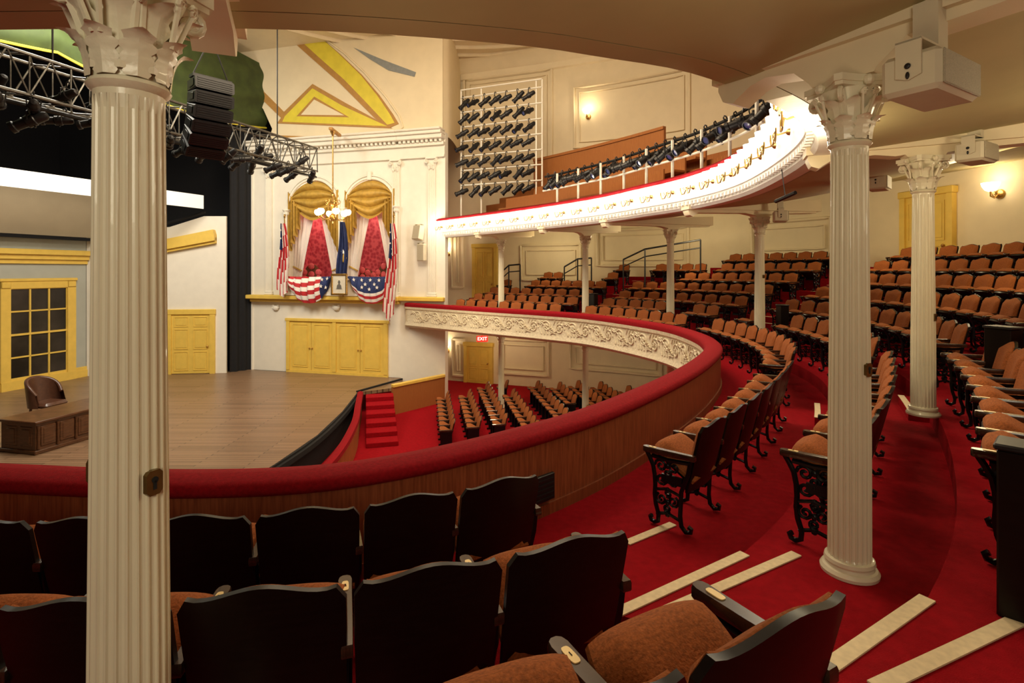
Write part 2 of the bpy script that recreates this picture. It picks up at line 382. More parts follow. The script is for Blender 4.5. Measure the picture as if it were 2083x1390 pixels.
def shaft(r0=.123,r1=.105,nf=24):
    mb=MB(); sec=[]
    for k in range(nf):
        for j,f in ((0,1),(.16,1),(.3,.94),(.58,.915),(.86,.94)): sec.append(((k+j)*2*PI/nf,f))
    n=len(sec); lev=[(0,r0,0),(.004,r0,0),(.012,r0,1),(.3,r0*.985,1),(.65,r0+(r1-r0)*.6,1),(.975,r1,1),(.99,r1,0),(1,r1,0)]
    vs=[];fs=[]
    for z,r,fl in lev:
        for a,f in sec:
            q=r*(f if fl else 1); vs.append((q*cos(a),q*sin(a),z))
    for i in range(len(lev)-1):
        for k in range(n): fs.append((i*n+k,i*n+(k+1)%n,(i+1)*n+(k+1)%n,(i+1)*n+k))
    mb.add(vs,fs); return mb
def bevelplate(mb,w,h,t):
    P=[(-w,-h*.7),(-w*.6,-h),(w*.6,-h),(w,-h*.7),(w,h*.7),(w*.6,h),(-w*.6,h),(-w,h*.7)]; mb.prism(P,-t,0)
sh0=None; cp0=None; bs0=None
def column(x,y,zb,zn,label,plates=(),sc=1.):
    global sh0,cp0,bs0
    t=empty('fluted_column',(x,y,zb),0,label,'column','white fluted columns')
    H=zn-zb
    def part(name,cache,mbf,z,scz):
        if cache is None: o=mbf().build(name,ivory,t,M=RM[t.name],ang=24)
        else: o=bpy.data.objects.new(name,cache.data); C.objects.link(o); o.parent=t
        RM[o.name]=RM[t.name]; o.location=(0,0,z); o.scale=(sc,sc,scz); return o
    def basef():
        m=MB(); m.lathe([(.165,0),(.168,.02),(.155,.04),(.14,.045),(.135,.06),(.145,.075),(.14,.095),(.125,.1)],32); return m
    o1=part('shaft',sh0,shaft,.08,H-.08); sh0=sh0 or o1
    o2=part('capital',cp0,capital,H,sc); cp0=cp0 or o2
    o3=part('base',bs0,basef,0,1); bs0=bs0 or o3
    for (z,ang) in plates:
        Mx=Matrix.Translation((x,y,z))@Matrix.Rotation(ang,4,'Z')@Matrix.Translation((0,-.108*sc,0))@Matrix.Diagonal((sc,sc,sc,1))
        m=MB(); bevelplate(m,.028,.042,.018); kp=m.build('key_plate',gildp,t,M=Mx); kp['label']='brass key plate'
        m=MB(); i=m.mark(); m.lathe([(.0,-.002),(.011,-.002),(.011,.002),(0,.002)],10); m.xf(i,Matrix.Translation((0,-.019,.01))@Matrix.Rotation(PI/2,4,'X')); m.box(-.005,-.021,-.022,.005,-.018,.008); m.build('keyhole',black,kp,M=Mx)
    return t
COLS=[(2.165,3.47,-1.93,.79,1.),(-1.06,1.5,-1.93,.49,.8),(4.79,6.3,-1.68,.90,1.),(6.0,13.1,-1.93,.87,1.),(4.98,17.0,-1.93,.87,1.),(2.66,19.6,-1.93,.83,1.),(-.44,22.1,-1.93,.83,1.)]
clab=['white fluted column standing on red carpet at right foreground','large white fluted column nearest the camera at left','white fluted column standing behind the right foreground column','white column beside the rear seats, centre right','slim white column between middle seat rows below the balcony','slim white column right of the far yellow door','slim white column beside the far mezzanine yellow door']
for i,(x,y,zb,zn,sc) in enumerate(COLS):
    pl=[]
    if i==1: pl=[(-.575,1.2),(-.55,-1.5)]
    if i==0: pl=[(-.62,.45)]
    if i==2: pl=[(-.54,.55)]
    if i==3: pl=[(-.15,.4)]
    column(x,y,zb,zn,clab[i],pl,sc)
for i,(x,y) in enumerate([(4.98,17.0),(2.66,19.6),(-.44,22.1)]):
    column(x,y,ZO,-2.95,['slim white lower column at right under the mezzanine','slim white lower column rising among the orchestra seats','slim white lower column right of the lower yellow door'][i])
tn=3
for i,(x,y,zb,zn,sc) in enumerate(COLS):
    q=UP.near(x,y); p,nn=UP.at(q); dc=(Vector((x,y))-p).dot(nn); b0=p+(Vector((x,y))-p-nn*dc); v=VP(b0,b0+nn)
    if i==1: b0=Vector((-1.78,3.28)); v=VP(b0,(x,y)); dc=v.L
    z0=zn+.41*sc
    poly=[(.1,1.5),(.08,1.36),(.12,1.27),(.2,1.24),(.26,1.28),(.34,1.33),(max(.4,dc-.5),1.36),(dc-.3,1.33),(dc-.2,z0+.03),(dc-.18,z0),(dc+.18,z0),(dc+.2,z0+.03),(dc+.35,1.36),(dc+1.6,1.42),(dc+1.65,1.75),(dc+.5,1.6)]
    mb=MB(); mb.prism(poly,-.11,.11); mb.prism([(.06,1.5),(.06,1.4),(dc+1.7,1.46),(dc+1.7,1.75)],-.16,.16)
    struct(mb.build('trim_%d'%tn,cream,M=v.M)); tn+=1
# ================================================================ SEATS
def ztop(a):
    a=abs(a)
    z=.905+.02*cos(PI*min(a/.8,1))
    if a>.8: z+=.007*sin((a-.8)/.2*PI*.6)
    if a>.9: z-=.05*((a-.9)/.1)**2
    return z
HWB=.258
def backsurf(zb,ins,y0,puff,hw,nu=18,nv=8):
    def P(a,t,yo):
        zt=ztop(a)-ins; z=zb+t*(zt-zb); w=hw*(.95+.07*t-.02*t*t); x=w*a
        y=-.17-(z-.36)*.24+.45*x*x+yo
        return Vector((x,y,z))
    mb=MB()
    fr=lambda u,v:P(2*u-1,v,y0+puff*(1-(2*u-1)**8)*(1-(2*v-1)**10)); bk=lambda u,v:P(1-2*u,v,y0-.024 if puff<.01 else y0-.01)
    mb.grid(fr,nu,nv); mb.grid(bk,nu,nv)
    def side(fa,fb,n): mb.grid(lambda u,v: fa(u).lerp(fb(u),v),n,1)
    side(lambda u:fr(u,1),lambda u:bk(1-u,1),nu); side(lambda u:bk(1-u,0),lambda u:fr(u,0),nu)
    side(lambda u:fr(0,u),lambda u:bk(1,u),nv); side(lambda u:bk(0,u),lambda u:fr(1,u),nv)
    return mb
TILT=.55
def seatcush(nu=10,nv=10):
    mb=MB()
    def top(u,v):
        a=2*u-1; b=2*v-1; e=(1-abs(a)**5)*(1-abs(b)**5); fx=.228*a*(1-.08*max(0,b)**4); return Vector((fx,.44*v-.02*abs(a)**3*v,.03+.085*max(e,0)**.5))
    def bot(u,v): p=top(1-u,v); p.z=0.005; return p
    mb.grid(top,nu,nv); mb.grid(bot,nu,nv)
    for fa,fb in ((lambda u:top(u,1),lambda u:bot(1-u,1)),(lambda u:bot(1-u,0),lambda u:top(u,0)),(lambda u:top(0,u),lambda u:bot(1,u)),(lambda u:bot(0,u),lambda u:top(1,u))):
        mb.grid(lambda u,v,fa=fa,fb=fb: fa(u).lerp(fb(u),v),nu,1)
    mb.xf(0,Matrix.Translation((0,-.19,.40))@Matrix.Rotation(TILT,4,'X')); return mb
def seatpan():
    mb=MB(); mb.prismz([(-.205,.02),(.205,.02),(.19,.4),(.15,.425),(-.15,.425),(-.19,.4)],-.03,.006)
    mb.xf(0,Matrix.Translation((0,-.19,.40))@Matrix.Rotation(TILT,4,'X')); mb.tube([(-.24,-.16,.40),(.24,-.16,.40)],.018,6); return mb
def armrest(x):
    mb=MB(); P=[(x+.028,.13),(x+.03,.19),(x+.024,.212),(x+.01,.222),(x-.01,.222),(x-.024,.212),(x-.03,.19),(x-.028,.13)]
    P+=[(x-.024,-.1),(x-.02,-.24),(x+.02,-.24),(x+.024,-.1)]
    n=len(P); lev=[(.605,.86),(.612,1),(.64,1),(.65,.88)]; vs=[];fs=[]
    for z,f in lev:
        for px,py in P: vs.append((x+(px-x)*f,py*(1 if f==1 else .985),z+(.02*max(0,(-py)))))
    for i in range(3):
        for k in range(n): fs.append((i*n+k,i*n+(k+1)%n,(i+1)*n+(k+1)%n,(i+1)*n+k))
    fs+=[tuple(range(n-1,-1,-1)),tuple(range(3*n,4*n))]; mb.add(vs,fs); return mb
def armplate(x):
    mb=MB(); P=[]
    for a in range(20):
        c_,s_=cos(a*PI/10),sin(a*PI/10); P.append((x+.0135*math.copysign(abs(c_)**.55,c_),.135+.034*math.copysign(abs(s_)**.55,s_)))
    mb.prismz(P,.645,.6535); return mb
def standard(x):
    mb=MB()
    def tb(pts,r,n=5): mb.tube([(x,a,b) for a,b in pts],r,n)
    tb([(.19,.61),(.16,.56),(.13,.5),(.115,.42),(.11,.34),(.115,.26),(.105,.18),(.08,.1),(.085,.04),(.12,.02),(.15,.03),(.16,.055),(.14,.07)],.019)
    tb([(-.2,.62),(-.18,.5),(-.15,.42),(-.12,.34),(-.115,.24),(-.11,.14),(-.12,.06),(-.16,.02),(-.2,.03),(-.205,.06),(-.18,.07)],.019)
    tb([(.14,.58),(0,.57),(-.2,.585)],.018); tb([(.1,.1),(0,.13),(-.11,.1)],.014); tb([(.115,.3),(0,.33),(-.115,.3)],.013)
    for c,r,a,tt in (((.06,.51),.055,0,1.4),((-.06,.52),.055,2,-1.4),((.055,.4),.05,3,1.4),((-.055,.41),.05,0,-1.4),((.055,.235),.05,1,-1.5),((-.05,.235),.05,2,1.5),((0,.165),.035,4,1.4),((.0,.46),.035,2,1.2),((0,.29),.03,5,-1.3)):
        tb(spiral(c,r,.008,a,tt,14),.0125,4)
    mb.box(x-.012,-.13,.38,x+.012,.05,.45)
    for k in range(5): mb.ellip((x,.0,.12+.1*k),(.016,.024,.026),6,4)
    return mb
SH=.28
def chair(name,end):
    t=empty(name,(0,0,0))
    backsurf(.33,0,0,0,HWB).build('backrest',darkw,t)
    backsurf(.42,.006,.012,.05,HWB-.014).build('back_cushion',seatf,t,ang=60)
    s=seatcush().build('seat',seatf,t,ang=60); seatpan().build('seat_pan',darkw,s)
    for x in ((-SH,SH) if end else (-SH,)):
        a=armrest(x).build('armrest',armw,t); armplate(x).build('number_plate',plate,a)
        standard(x).build('side_standard',iron,t,ang=60)
    t['category']='seat'; return t
chA=chair('theater_seat',False); chB=chair('theater_seat',True)
usedA=usedB=False
def place_seat(M,label,group,end):
    global usedA,usedB
    if end:
        if not usedB: usedB=True; chB.matrix_basis=M; RM[chB.name]=M; tag(chB,label,'seat',group); return chB
        return inst(chB,M,label,group)
    if not usedA: usedA=True; chA.matrix_basis=M; RM[chA.name]=M; tag(chA,label,'seat',group); return chA
    return inst(chA,M,label,group)
def dwall(x,y): return min((p-Vector((x,y))).length for p in WALL.p)
AIS=[RAIL.near(.18,4.92),RAIL.near(2.95,8.65),RAIL.near(3.78,14.3),RAIL.near(1.3,18.4)]
hw=.45
HR=[[at(1268,528,22.6),at(1312,507,21.8),at(1425,488,20.4)],[at(1148,543,23.9),at(1175,527,23.6),at(1203,525,23.2)],[at(1018,556,24.8),at(1035,540,24.6),at(1058,538,24.4)]]
OBST=[(a[0],a[1],.40) for a in COLS]+[(p.x,p.y,.45) for h in HR for p in h]+[((h[1].x+h[2].x)/2,(h[1].y+h[2].y)/2,.45) for h in HR]+[(2.5,2.6,.3),(5.45,6.0,.35),(6.7,13.4,.35),(3.0,19.9,.35)]
BL=[('block behind right column',AIS[0]+hw,AIS[1]-hw,'near end',8),('right rear block',AIS[1]+hw,AIS[2]-hw,'near end',7),('centre rear block',AIS[2]+hw,AIS[3]-hw,'right end',8),('far side block',AIS[3]+hw,RAIL.L-1.7,'right end',8)]
RN=['front','second','third','fourth','fifth','sixth','seventh','rear']
GRP='theater seats on the mezzanine'
near_nums=[]
total=0
NR=[Curve([(-4.6,2.8),(-3.4,2.72),(-2,2.70),(-1.45,2.75),(-.9,2.85),(-.34,3.06),(.19,3.34)],.05),Curve([(-4,1.72),(-2.6,1.68),(-1.6,1.66),(-1.05,1.70),(-.55,1.78),(-.03,1.95),(.49,2.16)],.05),Curve([(-1.6,.62),(-1.0,.66),(-.6,.74),(-.1,.88),(.39,1.08),(.85,1.34)],.05)]
for r,cv in enumerate(NR):
    lst=[]
    for k in range(8 if r<2 else 2):
        q=cv.L-.275-.545*k
        if q<.1: break
        p,nn=cv.at(q); fd=-nn; c=p+fd*.30; tx,ty=proj((p.x,p.y,ZR[r]+.9))
        if tx<-330: continue
        lst.append((c,fd,k==0))
    lst.reverse()
    for i,(c,fd,end) in enumerate(lst):
        o=place_seat(TR((c.x,c.y,ZR[r]),math.atan2(-fd.x,fd.y)),'dark backed orange seat, %s from the left, %s row of foreground block'%(od(i),RN[r]),GRP,end); total+=1
        near_nums.append((o,r,len(lst)-i))
for bn,b0,b1,frm,mr in BL:
    for r in range(mr):
        d=D[r]; n=60; P=[RAIL.off(b0+(b1-b0)*i/n,d) for i in range(n+1)]
        cum=[0]
        for i in range(n): cum.append(cum[-1]+(P[i+1]-P[i]).length)
        Ltot=cum[-1]; m=int(Ltot/.56)
        if m<1: continue
        sp=Ltot/m; lst=[]
        for k in range(m):
            x=(k+.5)*sp; j=0
            while j<n-1 and cum[j+1]<x: j+=1
            f=(x-cum[j])/(cum[j+1]-cum[j]); q=b0+(b1-b0)*(j+f)/n
            c=RAIL.off(q,d,ZR[r]); 
            if c.y<.3 or dwall(c.x,c.y)<.75 or capR(q)<d+.6: lst.append(None); continue
            tx,ty=proj((c.x,c.y,c.z+.9))
            if tx<-150 or tx>2230 or ty>1440: lst.append(None); continue
            if any(math.hypot(c.x-a[0],c.y-a[1])<a[2] for a in OBST): lst.append(None); continue
            _,nn=RAIL.at(q); lst.append((c,nn))
        idx=0
        for k,e in enumerate(lst):
            if e is None: continue
            c,nn=e; end=(k==m-1) or lst[k+1] is None; fd=-nn
            o=place_seat(TR(c,math.atan2(-fd.x,fd.y)),'orange seat, %s from the %s, %s row of %s'%(od(idx),frm,RN[r],bn),GRP,end); idx+=1; total+=1
            if bn=='block behind right column' and r<2 and idx<4: near_nums.append((o,r,idx+4))
print('mezz seats',total)
for o,r,i in near_nums[:24]:
    for arm in [c for c in o.children if c.name.startswith('armrest')][:1]:
        RM[arm.name]=RM[o.name]
        text_mesh(str(i),.022,RM[o.name]@TR((-SH,.135,.6545)),black,'seat_number',arm,.0008)
tn2=tn
def straight_strip(a,b,z):
    global tn2
    v=VP(a,b); mb=MB(); mb.box(0,-.036,z+.002,v.L,.036,z+.01); struct(mb.build('trim_%d'%tn2,stripe,M=v.M)); tn2+=1
for ai,sc_ in enumerate(AIS):
    h0=h1=hw-.03
    for k in range(1,8):
        if capR(sc_)<E[k]+.3: continue
        zm=(ZR[k-1]+ZR[k])/2; mb=MB()
        if ai==0 and k<=2:
            A,B,A2,B2=[((.58,3.03),(1.58,3.67),(.72,2.97),(1.93,3.67)),((1.22,2.21),(2.12,2.76),(1.46,2.17),(2.43,2.59))][k-1]
            mb.prismz([A,B,B2,A2],ZR[k-1]-.02,ZR[k]+.001); struct(mb.build('floor_step',carpet)); straight_strip(A,B,ZR[k]); straight_strip(A2,B2,ZR[k]); continue
        sweep(mb,RAIL,[(E[k]-.22,ZR[k-1]-.02),(E[k]-.22,zm),(E[k]+.02,zm),(E[k]+.02,ZR[k-1]-.02)],sc_-h0,sc_+h1,.1); struct(mb.build('floor_step',carpet))
        for dd,zz in ((E[k]-.225,zm),(E[k]-.005,ZR[k])):
            mb=MB(); sweep(mb,RAIL,[(dd,zz+.001),(dd,zz+.008),(dd+.075,zz+.008),(dd+.075,zz+.001)],sc_-h0,sc_+h1,.1); struct(mb.build('trim_%d'%tn2,stripe)); tn2+=1
straight_strip((.90,4.25),(1.36,4.57),ZR[0])
def dpost(x,y,zb,zt,rz,label,w=.1,d=.13):
    t=empty('aisle_post',(x,y,zb),rz,label,'post','black aisle posts')
    h=zt-zb; mb=MB(); mb.box(-w,-d,0,w,d,h-.03,.008); mb.build('post_body',darkw,t,M=RM[t.name])
    mb=MB(); mb.box(-w-.012,-d-.012,h-.03,w+.012,d+.012,h,.008); mb.build('post_top',blackm,t,M=RM[t.name])
dpost(2.5,2.6,-1.68,-.84,.75,'tall black post at the right edge of the foreground',.09,.12)
dpost(5.45,6.0,-1.35,-.62,.3,'black post right of the second column near the seats')
dpost(6.7,13.4,-1.68,-.85,0,'black post beside the centre right column')
dpost(3.0,19.9,-1.68,-.85,.7,'small black post behind the far rail among seats')
q=RAIL.near(.5,5.3)-.62; P=RAIL.off(q,.255,-1.88); _,nn=RAIL.at(q)
mb=MB(); mb.box(-.17,-.02,-.13,.17,.015,.1,.006)
for k in range(5): mb.box(-.15,-.028,-.11+.04*k,.15,-.018,-.095+.04*k)
tag(mb.build('vent_grille',blackm,M=TR(P,math.atan2(nn.x,-nn.y))),'black vent grille on the wooden inside of the rail','vent')
def handrail(pts,zf,label):
    t=empty('handrail',(pts[0].x,pts[0].y,zf),0,label,'handrail','black metal handrails')
    mb=MB(); mb.tube(pts,.035,6); mb.tube([p-Vector((0,0,.3)) for p in pts],.025,6); mb.build('hand_rail',blackm,t)
    for p in (pts[0],pts[len(pts)//2],pts[-1]):
        mb=MB(); mb.tube([p,(p.x,p.y,zf)],.03,6); mb.build('post',blackm,t)
handrail(HR[0],-.9,'long black handrail climbing beside the centre rear seats')
handrail(HR[1],-1.2,'black handrail behind the far side seats, middle one')
handrail(HR[2],-1.35,'black handrail nearest the far yellow door')
# ---------------- orchestra seats
def orch():
    mb=MB(); mb.merge(backsurf(.33,0,0,0,HWB,8,3),1); mb.merge(backsurf(.42,.01,.012,.05,HWB-.014,8,4),0)
    mb.merge(seatcush(4,4),0); mb.merge(seatpan(),1); mb.merge(armrest(-SH),2)
    m2=MB(); m2.box(-SH-.02,-.2,0,-SH+.02,.14,.6); m2.box(-SH-.03,-.25,0,-SH+.03,.2,.05); mb.merge(m2,3)
    return mb.build('orchestra_seat',[seatf,darkw,armw,iron],origin=(0,0,0))
oc=orch(); oc['category']='seat'; first=True; rd=Vector((-.16,.987)); no=0
for k in range(15):
    base=Vector((-2.1,17.0))+Vector((.82,.32))*k + (Vector((.4,.1)) if k>=4 else Vector((0,0)))
    n_=0
    for j in range(-3 if k>=3 else 0,11):
        p=base+rd*(.57*j)
        if p.y>23.2-.75*max(0,p.x-3.) or (p.x<-1.9 and p.y>21.3) or any(math.hypot(p.x-a,p.y-b)<.5 for a,b in ((4.98,17.0),(2.66,19.6),(-.44,22.1))): continue
        M_=TR((p.x,p.y,ZO),math.atan2(.985,-.16))
        lab='orange lower floor seat, %s from the near end, %s row from stage'%(od(n_),od(k)); n_+=1
        if first: first=False; oc.matrix_basis=M_; tag(oc,lab,'seat','orchestra seats on the lower floor')
        else:
            c=oc.copy(); C.objects.link(c); c.matrix_basis=M_; tag(c,lab,'seat','orchestra seats on the lower floor')
        no+=1
print('orch',no)
# ================================================================ STAGE BOX
BX=VP((-12.25,25.6),(-4.86,23.6)); uz=BX.uz; BW=BX.L
def U(px): return uz(px,550)[0]
def Z(py,px=690): return uz(px,py)[1]
zl=Z(603); zt=Z(285); zb=ZS
a1=(U(588),U(690)); a2=(U(703),U(805))
mb=MB(); Y1=.35
zs=Z(424)
mb.box(0,0,zb,BW,Y1,zl)
mb.box(0,0,zl,a1[0],Y1,zs); mb.box(a1[1],0,zl,a2[0],Y1,zs); mb.box(a2[1],0,zl,BW,Y1,zs)
def arc(a,n=20,g=0):
    c=(a[0]+a[1])/2; r=(a[1]-a[0])/2+g; return [(c-r*cos(PI*i/n),zs+r*1.02*sin(PI*i/n)) for i in range(n+1)]
mb.prism([(0,zs)]+arc(a1)+arc(a2)+[(BW,zs),(BW,zt),(0,zt)],0,Y1)
struct(mb.build('wall_box',white,M=BX.M))
mb=MB(); mb.box(-.2,Y1,zl-.5,BW+.0,3,zl-.35); struct(mb.build('floor_box',carpet,M=BX.M))
mb=MB(); mb.box(a1[0]-.4,2.2,zl-.4,a2[1]+.2,2.3,zt); mb.box(a1[0]-.4,Y1,zl-.4,a1[0]-.3,2.25,zt); mb.box(a2[1]+.1,Y1,zl-.4,a2[1]+.2,2.25,zt); struct(mb.build('wall_box_interior',damask,M=BX.M))
mb=MB(); mb.box(0,Y1,zt-.4,BW,3,zt-.3); struct(mb.build('ceiling_box',cream,M=BX.M))
mb=MB()
for a in (a1,a2):
    mb.tube([(x,-.03,z) for x,z in arc(a,24,.02)],.07,6); mb.tube([(x,-.03,z) for x,z in arc(a,24,.14)],.035,6)
    mb.box((a[0]+a[1])/2-.1,-.14,zs+(a[1]-a[0])/2-.05,(a[0]+a[1])/2+.1,0,zs+(a[1]-a[0])/2+.35,.03)
    for e in a: mb.box(e-.09,-.1,zs-.12,e+.09,.05,zs+.02,.02); mb.box(e-.06,-.05,zl,e+.06,.02,zs-.1)
struct(mb.build('trim_arch_surround',white,M=BX.M))
def cornice(v,L0,L1,nm):
    mb=MB(); mb.box(L0,-.12,zt-1.05,L1,0,zt-.95); mb.box(L0,-.07,zt-.95,L1,0,zt-.55); mb.box(L0,-.2,zt-.55,L1,0,zt-.42); mb.box(L0,-.42,zt-.3,L1,0,zt-.12,.02); mb.box(L0,-.52,zt-.12,L1,0,zt+.02,.02); mb.box(L0,-.6,zt+.02,L1,0,zt+.12,.03)
    x=L0+.05
    while x<L1-.1: mb.box(x,-.3,zt-.42,x+.11,0,zt-.3); x+=.21
    struct(mb.build(nm,white,M=v.M))
cornice(BX,0,BW,'trim_box_cornice')
RT=VP((-4.86,23.6),(-2.84,23.0))
mb=MB(); mb.box(0,0,zb-.9,RT.L,.3,zt); struct(mb.build('wall_box_return',white,M=RT.M)); cornice(RT,0,RT.L,'trim_return_cornice')
mb=MB(); mb.box(-.1,-.42,zl-.16,BW+.05,.0,zl+.03,.03); mb.box(0,-.25,zl-.3,BW,0,zl-.16,.03); struct(mb.build('trim_box_ledge',yellow,M=BX.M))
mb=MB(); mb.box(0,-.25,zl-.16,RT.L,.0,zl+.03,.03); struct(mb.build('trim_return_ledge',yellow,M=RT.M))
def pilaster(v,u,w,z0,z1,label):
    t=empty('pilaster',v.W(u,0,z0),0,label,'pilaster','white pilasters of the stage box'); 
    mb=MB(); P=[(-w,-.005)]; nf=5
    P.append((-w,-.1))
    for k in range(nf):
        x0=-w*.85+k*(1.7*w/nf); x1=x0+1.7*w/nf
        P+=[(x0+.01,-.1),(x0+.03,-.07),(x1-.03,-.07),(x1-.01,-.1)]
    P+=[(w,-.1),(w,-.005)]; mb.prismz(P,z0+.18,z1-.5); mb.xf(0,Matrix.Translation((u,0,0))); mb.build('shaft',white,t,M=v.M)
    mb=MB(); mb.box(u-w*1.25,-.16,z0,u+w*1.25,-.005,z0+.1,.02); mb.box(u-w*1.15,-.13,z0+.1,u+w*1.15,-.005,z0+.18,.02); mb.build('base',white,t,M=v.M)
    mb=MB(); mb.prism([(u-w*.95,z1-.5),(u+w*.95,z1-.5),(u+w*1.3,z1-.08),(u-w*1.3,z1-.08)],-.1,-.005); mb.box(u-w*1.5,-.2,z1-.08,u+w*1.5,-.005,z1,.01)
    for sx in (-1,1):
        mb.tube([(u+sx*w*1.2+sx*x,-.17,z1-.17+z) for x,z in spiral((0,0),.1,.01,1.5,-1.5,12)],.03,5)
        for zz in (z1-.45,z1-.32): mb.ellip((u+sx*w*.55,-.12,zz),(w*.3,.05,.09),6,5)
    mb.ellip((u,-.13,z1-.38),(w*.3,.05,.12),6,5); mb.build('capital',white,t,M=v.M)
zp=zt-1.05
pilaster(BX,U(549),.17,zl+.03,zp,'white fluted pilaster at left edge of the draped stage box')
pilaster(BX,BW-.2,.17,zl+.03,zp,'white fluted pilaster right of the draped arches')
pilaster(RT,RT.L*.72,.17,zl+.03,zp,'white fluted pilaster near the end of the upper balcony front')
for k,px in enumerate((582,697,806)):
    uu=uz(px,550,-.15)[0]
    t=empty('arch_column',BX.W(uu,-.15,zl),0,'slim white column at the %s of the flag draped arches'%['left','middle','right'][k],'column','slim columns of the stage box')
    mb=MB(); mb.lathe([(.1,0),(.1,.06),(.07,.1),(.065,zs-zl-.45),(.06,zs-zl-.32)],14); mb.build('shaft',white,t,M=RM[t.name])
    mb=MB(); mb.lathe([(.07,zs-zl-.32),(.09,zs-zl-.2),(.14,zs-zl-.06),(.16,zs-zl-.04),(.16,zs-zl)],14)
    for j in range(8): mb.ellip((.09*cos(j*PI/4),.09*sin(j*PI/4),zs-zl-.18),(.04,.04,.09),6,5)
    mb.build('capital',white,t,M=RM[t.name])
for k,px in enumerate((562,685)):
    u,z=uz(px,627); mb=MB(); mb.ellip((u,-.06,z),(.16,.07,.12),10,6)
    for sx in (-1,1): mb.tube([(u+sx*(.13+x),-.06,z+.05+y) for x,y in spiral((0,0),.09,.01,1,1.4,10)],.03,5)
    tag(mb.build('plaster_ornament',white,M=BX.M),'white scroll ornament below the box ledge, %s one'%['left','middle'][k],'ornament','scroll ornaments below the ledge')
def panel_door(mb,u0,u1,z0,z1,rows,cols=2,yo=-.05):
    mb.box(u0,yo,z0,u1,0,z1,.005); w=(u1-u0)/cols
    for (f0,f1) in rows:
        for c in range(cols):
            x0=u0+w*c+w*.16; x1=u0+w*(c+1)-w*.16; za=z0+(z1-z0)*f0; zb_=z0+(z1-z0)*f1; g=.025
            for (p,q,r_,s_) in ((x0-g,za-g,x1+g,za),(x0-g,zb_,x1+g,zb_+g),(x0-g,za,x0,zb_),(x1,za,x1+g,zb_)): mb.box(p,yo-.02,q,r_,yo,s_)
            mb.box(x0+.05,yo-.015,za+.05,x1-.05,yo,zb_-.05,.012)
u0=U(588);u1=U(786);zd=Z(655);zd0=Z(757); um=U(682)
mb=MB(); 
for x in (u0,um,u1): mb.box(x-.09,-.1,zd0,x+.09,0,zd)
mb.box(u0-.15,-.12,zd-.02,u1+.15,0,zd+.12,.02); mb.box(u0-.1,-.08,zd0-.12,u1+.1,0,zd0); struct(mb.build('trim_cupboard_surround',yellow,M=BX.M))
dn=1
for xa,xb in ((u0+.09,um-.09),(um+.09,u1-.09)):
    m_=(xa+xb)/2
    for s0,s1,kx in ((xa,m_-.01,m_-.07),(m_+.01,xb,m_+.07)):
        mb=MB(); panel_door(mb,s0,s1,zd0,zd-.02,[(.08,.93)],1); d=struct(mb.build('door_%d'%dn,yellow,M=BX.M)); dn+=1
        mb=MB(); mb.ellip((kx,-.09,(zd+zd0)/2-.1),(.04,.04,.04),8,6); mb.build('door_knob',brass,d,M=BX.M)
mb=MB(); mb.box(U(590),-.12,zd0-.2,U(790),0,zd0-.12); struct(mb.build('trim_threshold',woodm,M=BX.M))
mb=MB(); mb.box(-.25,-.05,zb,0,.5,zt+.4); struct(mb.build('trim_proscenium_edge',white,M=BX.M))
def pxpoly(v,pts): return [v.uz(*p) for p in pts]
UPW=[(545,290),(553,262),(535,222),(505,185),(470,155),(430,130),(390,112),(350,100),(300,30),(900,30),(900,290)]
mb=MB(); mb.prism(pxpoly(BX,UPW),.02,.25); struct(mb.build('wall_proscenium',cream,M=BX.M))
uR=uz(900,100)[0]
pe=BX.W(uR,.1,0); CR=Curve([(pe.x,pe.y),(pe.x+.22,pe.y+.5),(pe.x+.33,pe.y+1.8),(pe.x+.36,pe.y+3.9)],.15)
mb=MB(); sweep(mb,CR,[(0,zt-.1),(0,ZC)],0,CR.L,.15,False); struct(mb.build('wall_return_curve',cream))
def deco(pts,m,y,nm='trim_painted_panel'):
    mb=MB(); mb.prism(pxpoly(BX,pts),-y,.03); struct(mb.build(nm,m,M=BX.M))
deco([(584,74),(650,74),(694,112),(736,152),(772,194),(799,232),(811,252),(790,261),(762,240),(728,206),(690,168),(640,124)],ochre,.010)
deco([(602,74),(650,74),(692,112),(734,153),(768,195),(793,232),(803,250),(788,254),(770,235),(737,200),(699,161),(648,116)],yband,.016)
deco([(452,122),(468,122),(522,172),(578,228),(636,171),(702,209),(798,261),(564,251),(572,240),(512,182)],ochre,.02)
deco([(580,237),(636,180),(696,215),(788,257),(575,248)],yband,.026)
deco([(640,197),(711,239),(604,237)],ochre,.032)
deco([(640,203),(701,235),(613,234)],cream,.038)
deco([(720,97),(780,122),(846,147),(843,156),(790,143),(752,120)],slate,.012)
deco([(560,276),(790,285),(785,291),(600,291)],ochre,.1)
mb=MB(); mb.tube([(x,0,z) for x,z in pxpoly(BX,[(780,290),(820,258),(812,236),(786,198),(742,148),(700,108),(655,75)])],.05,6); struct(mb.build('trim_arch_moulding',cream,M=BX.M))
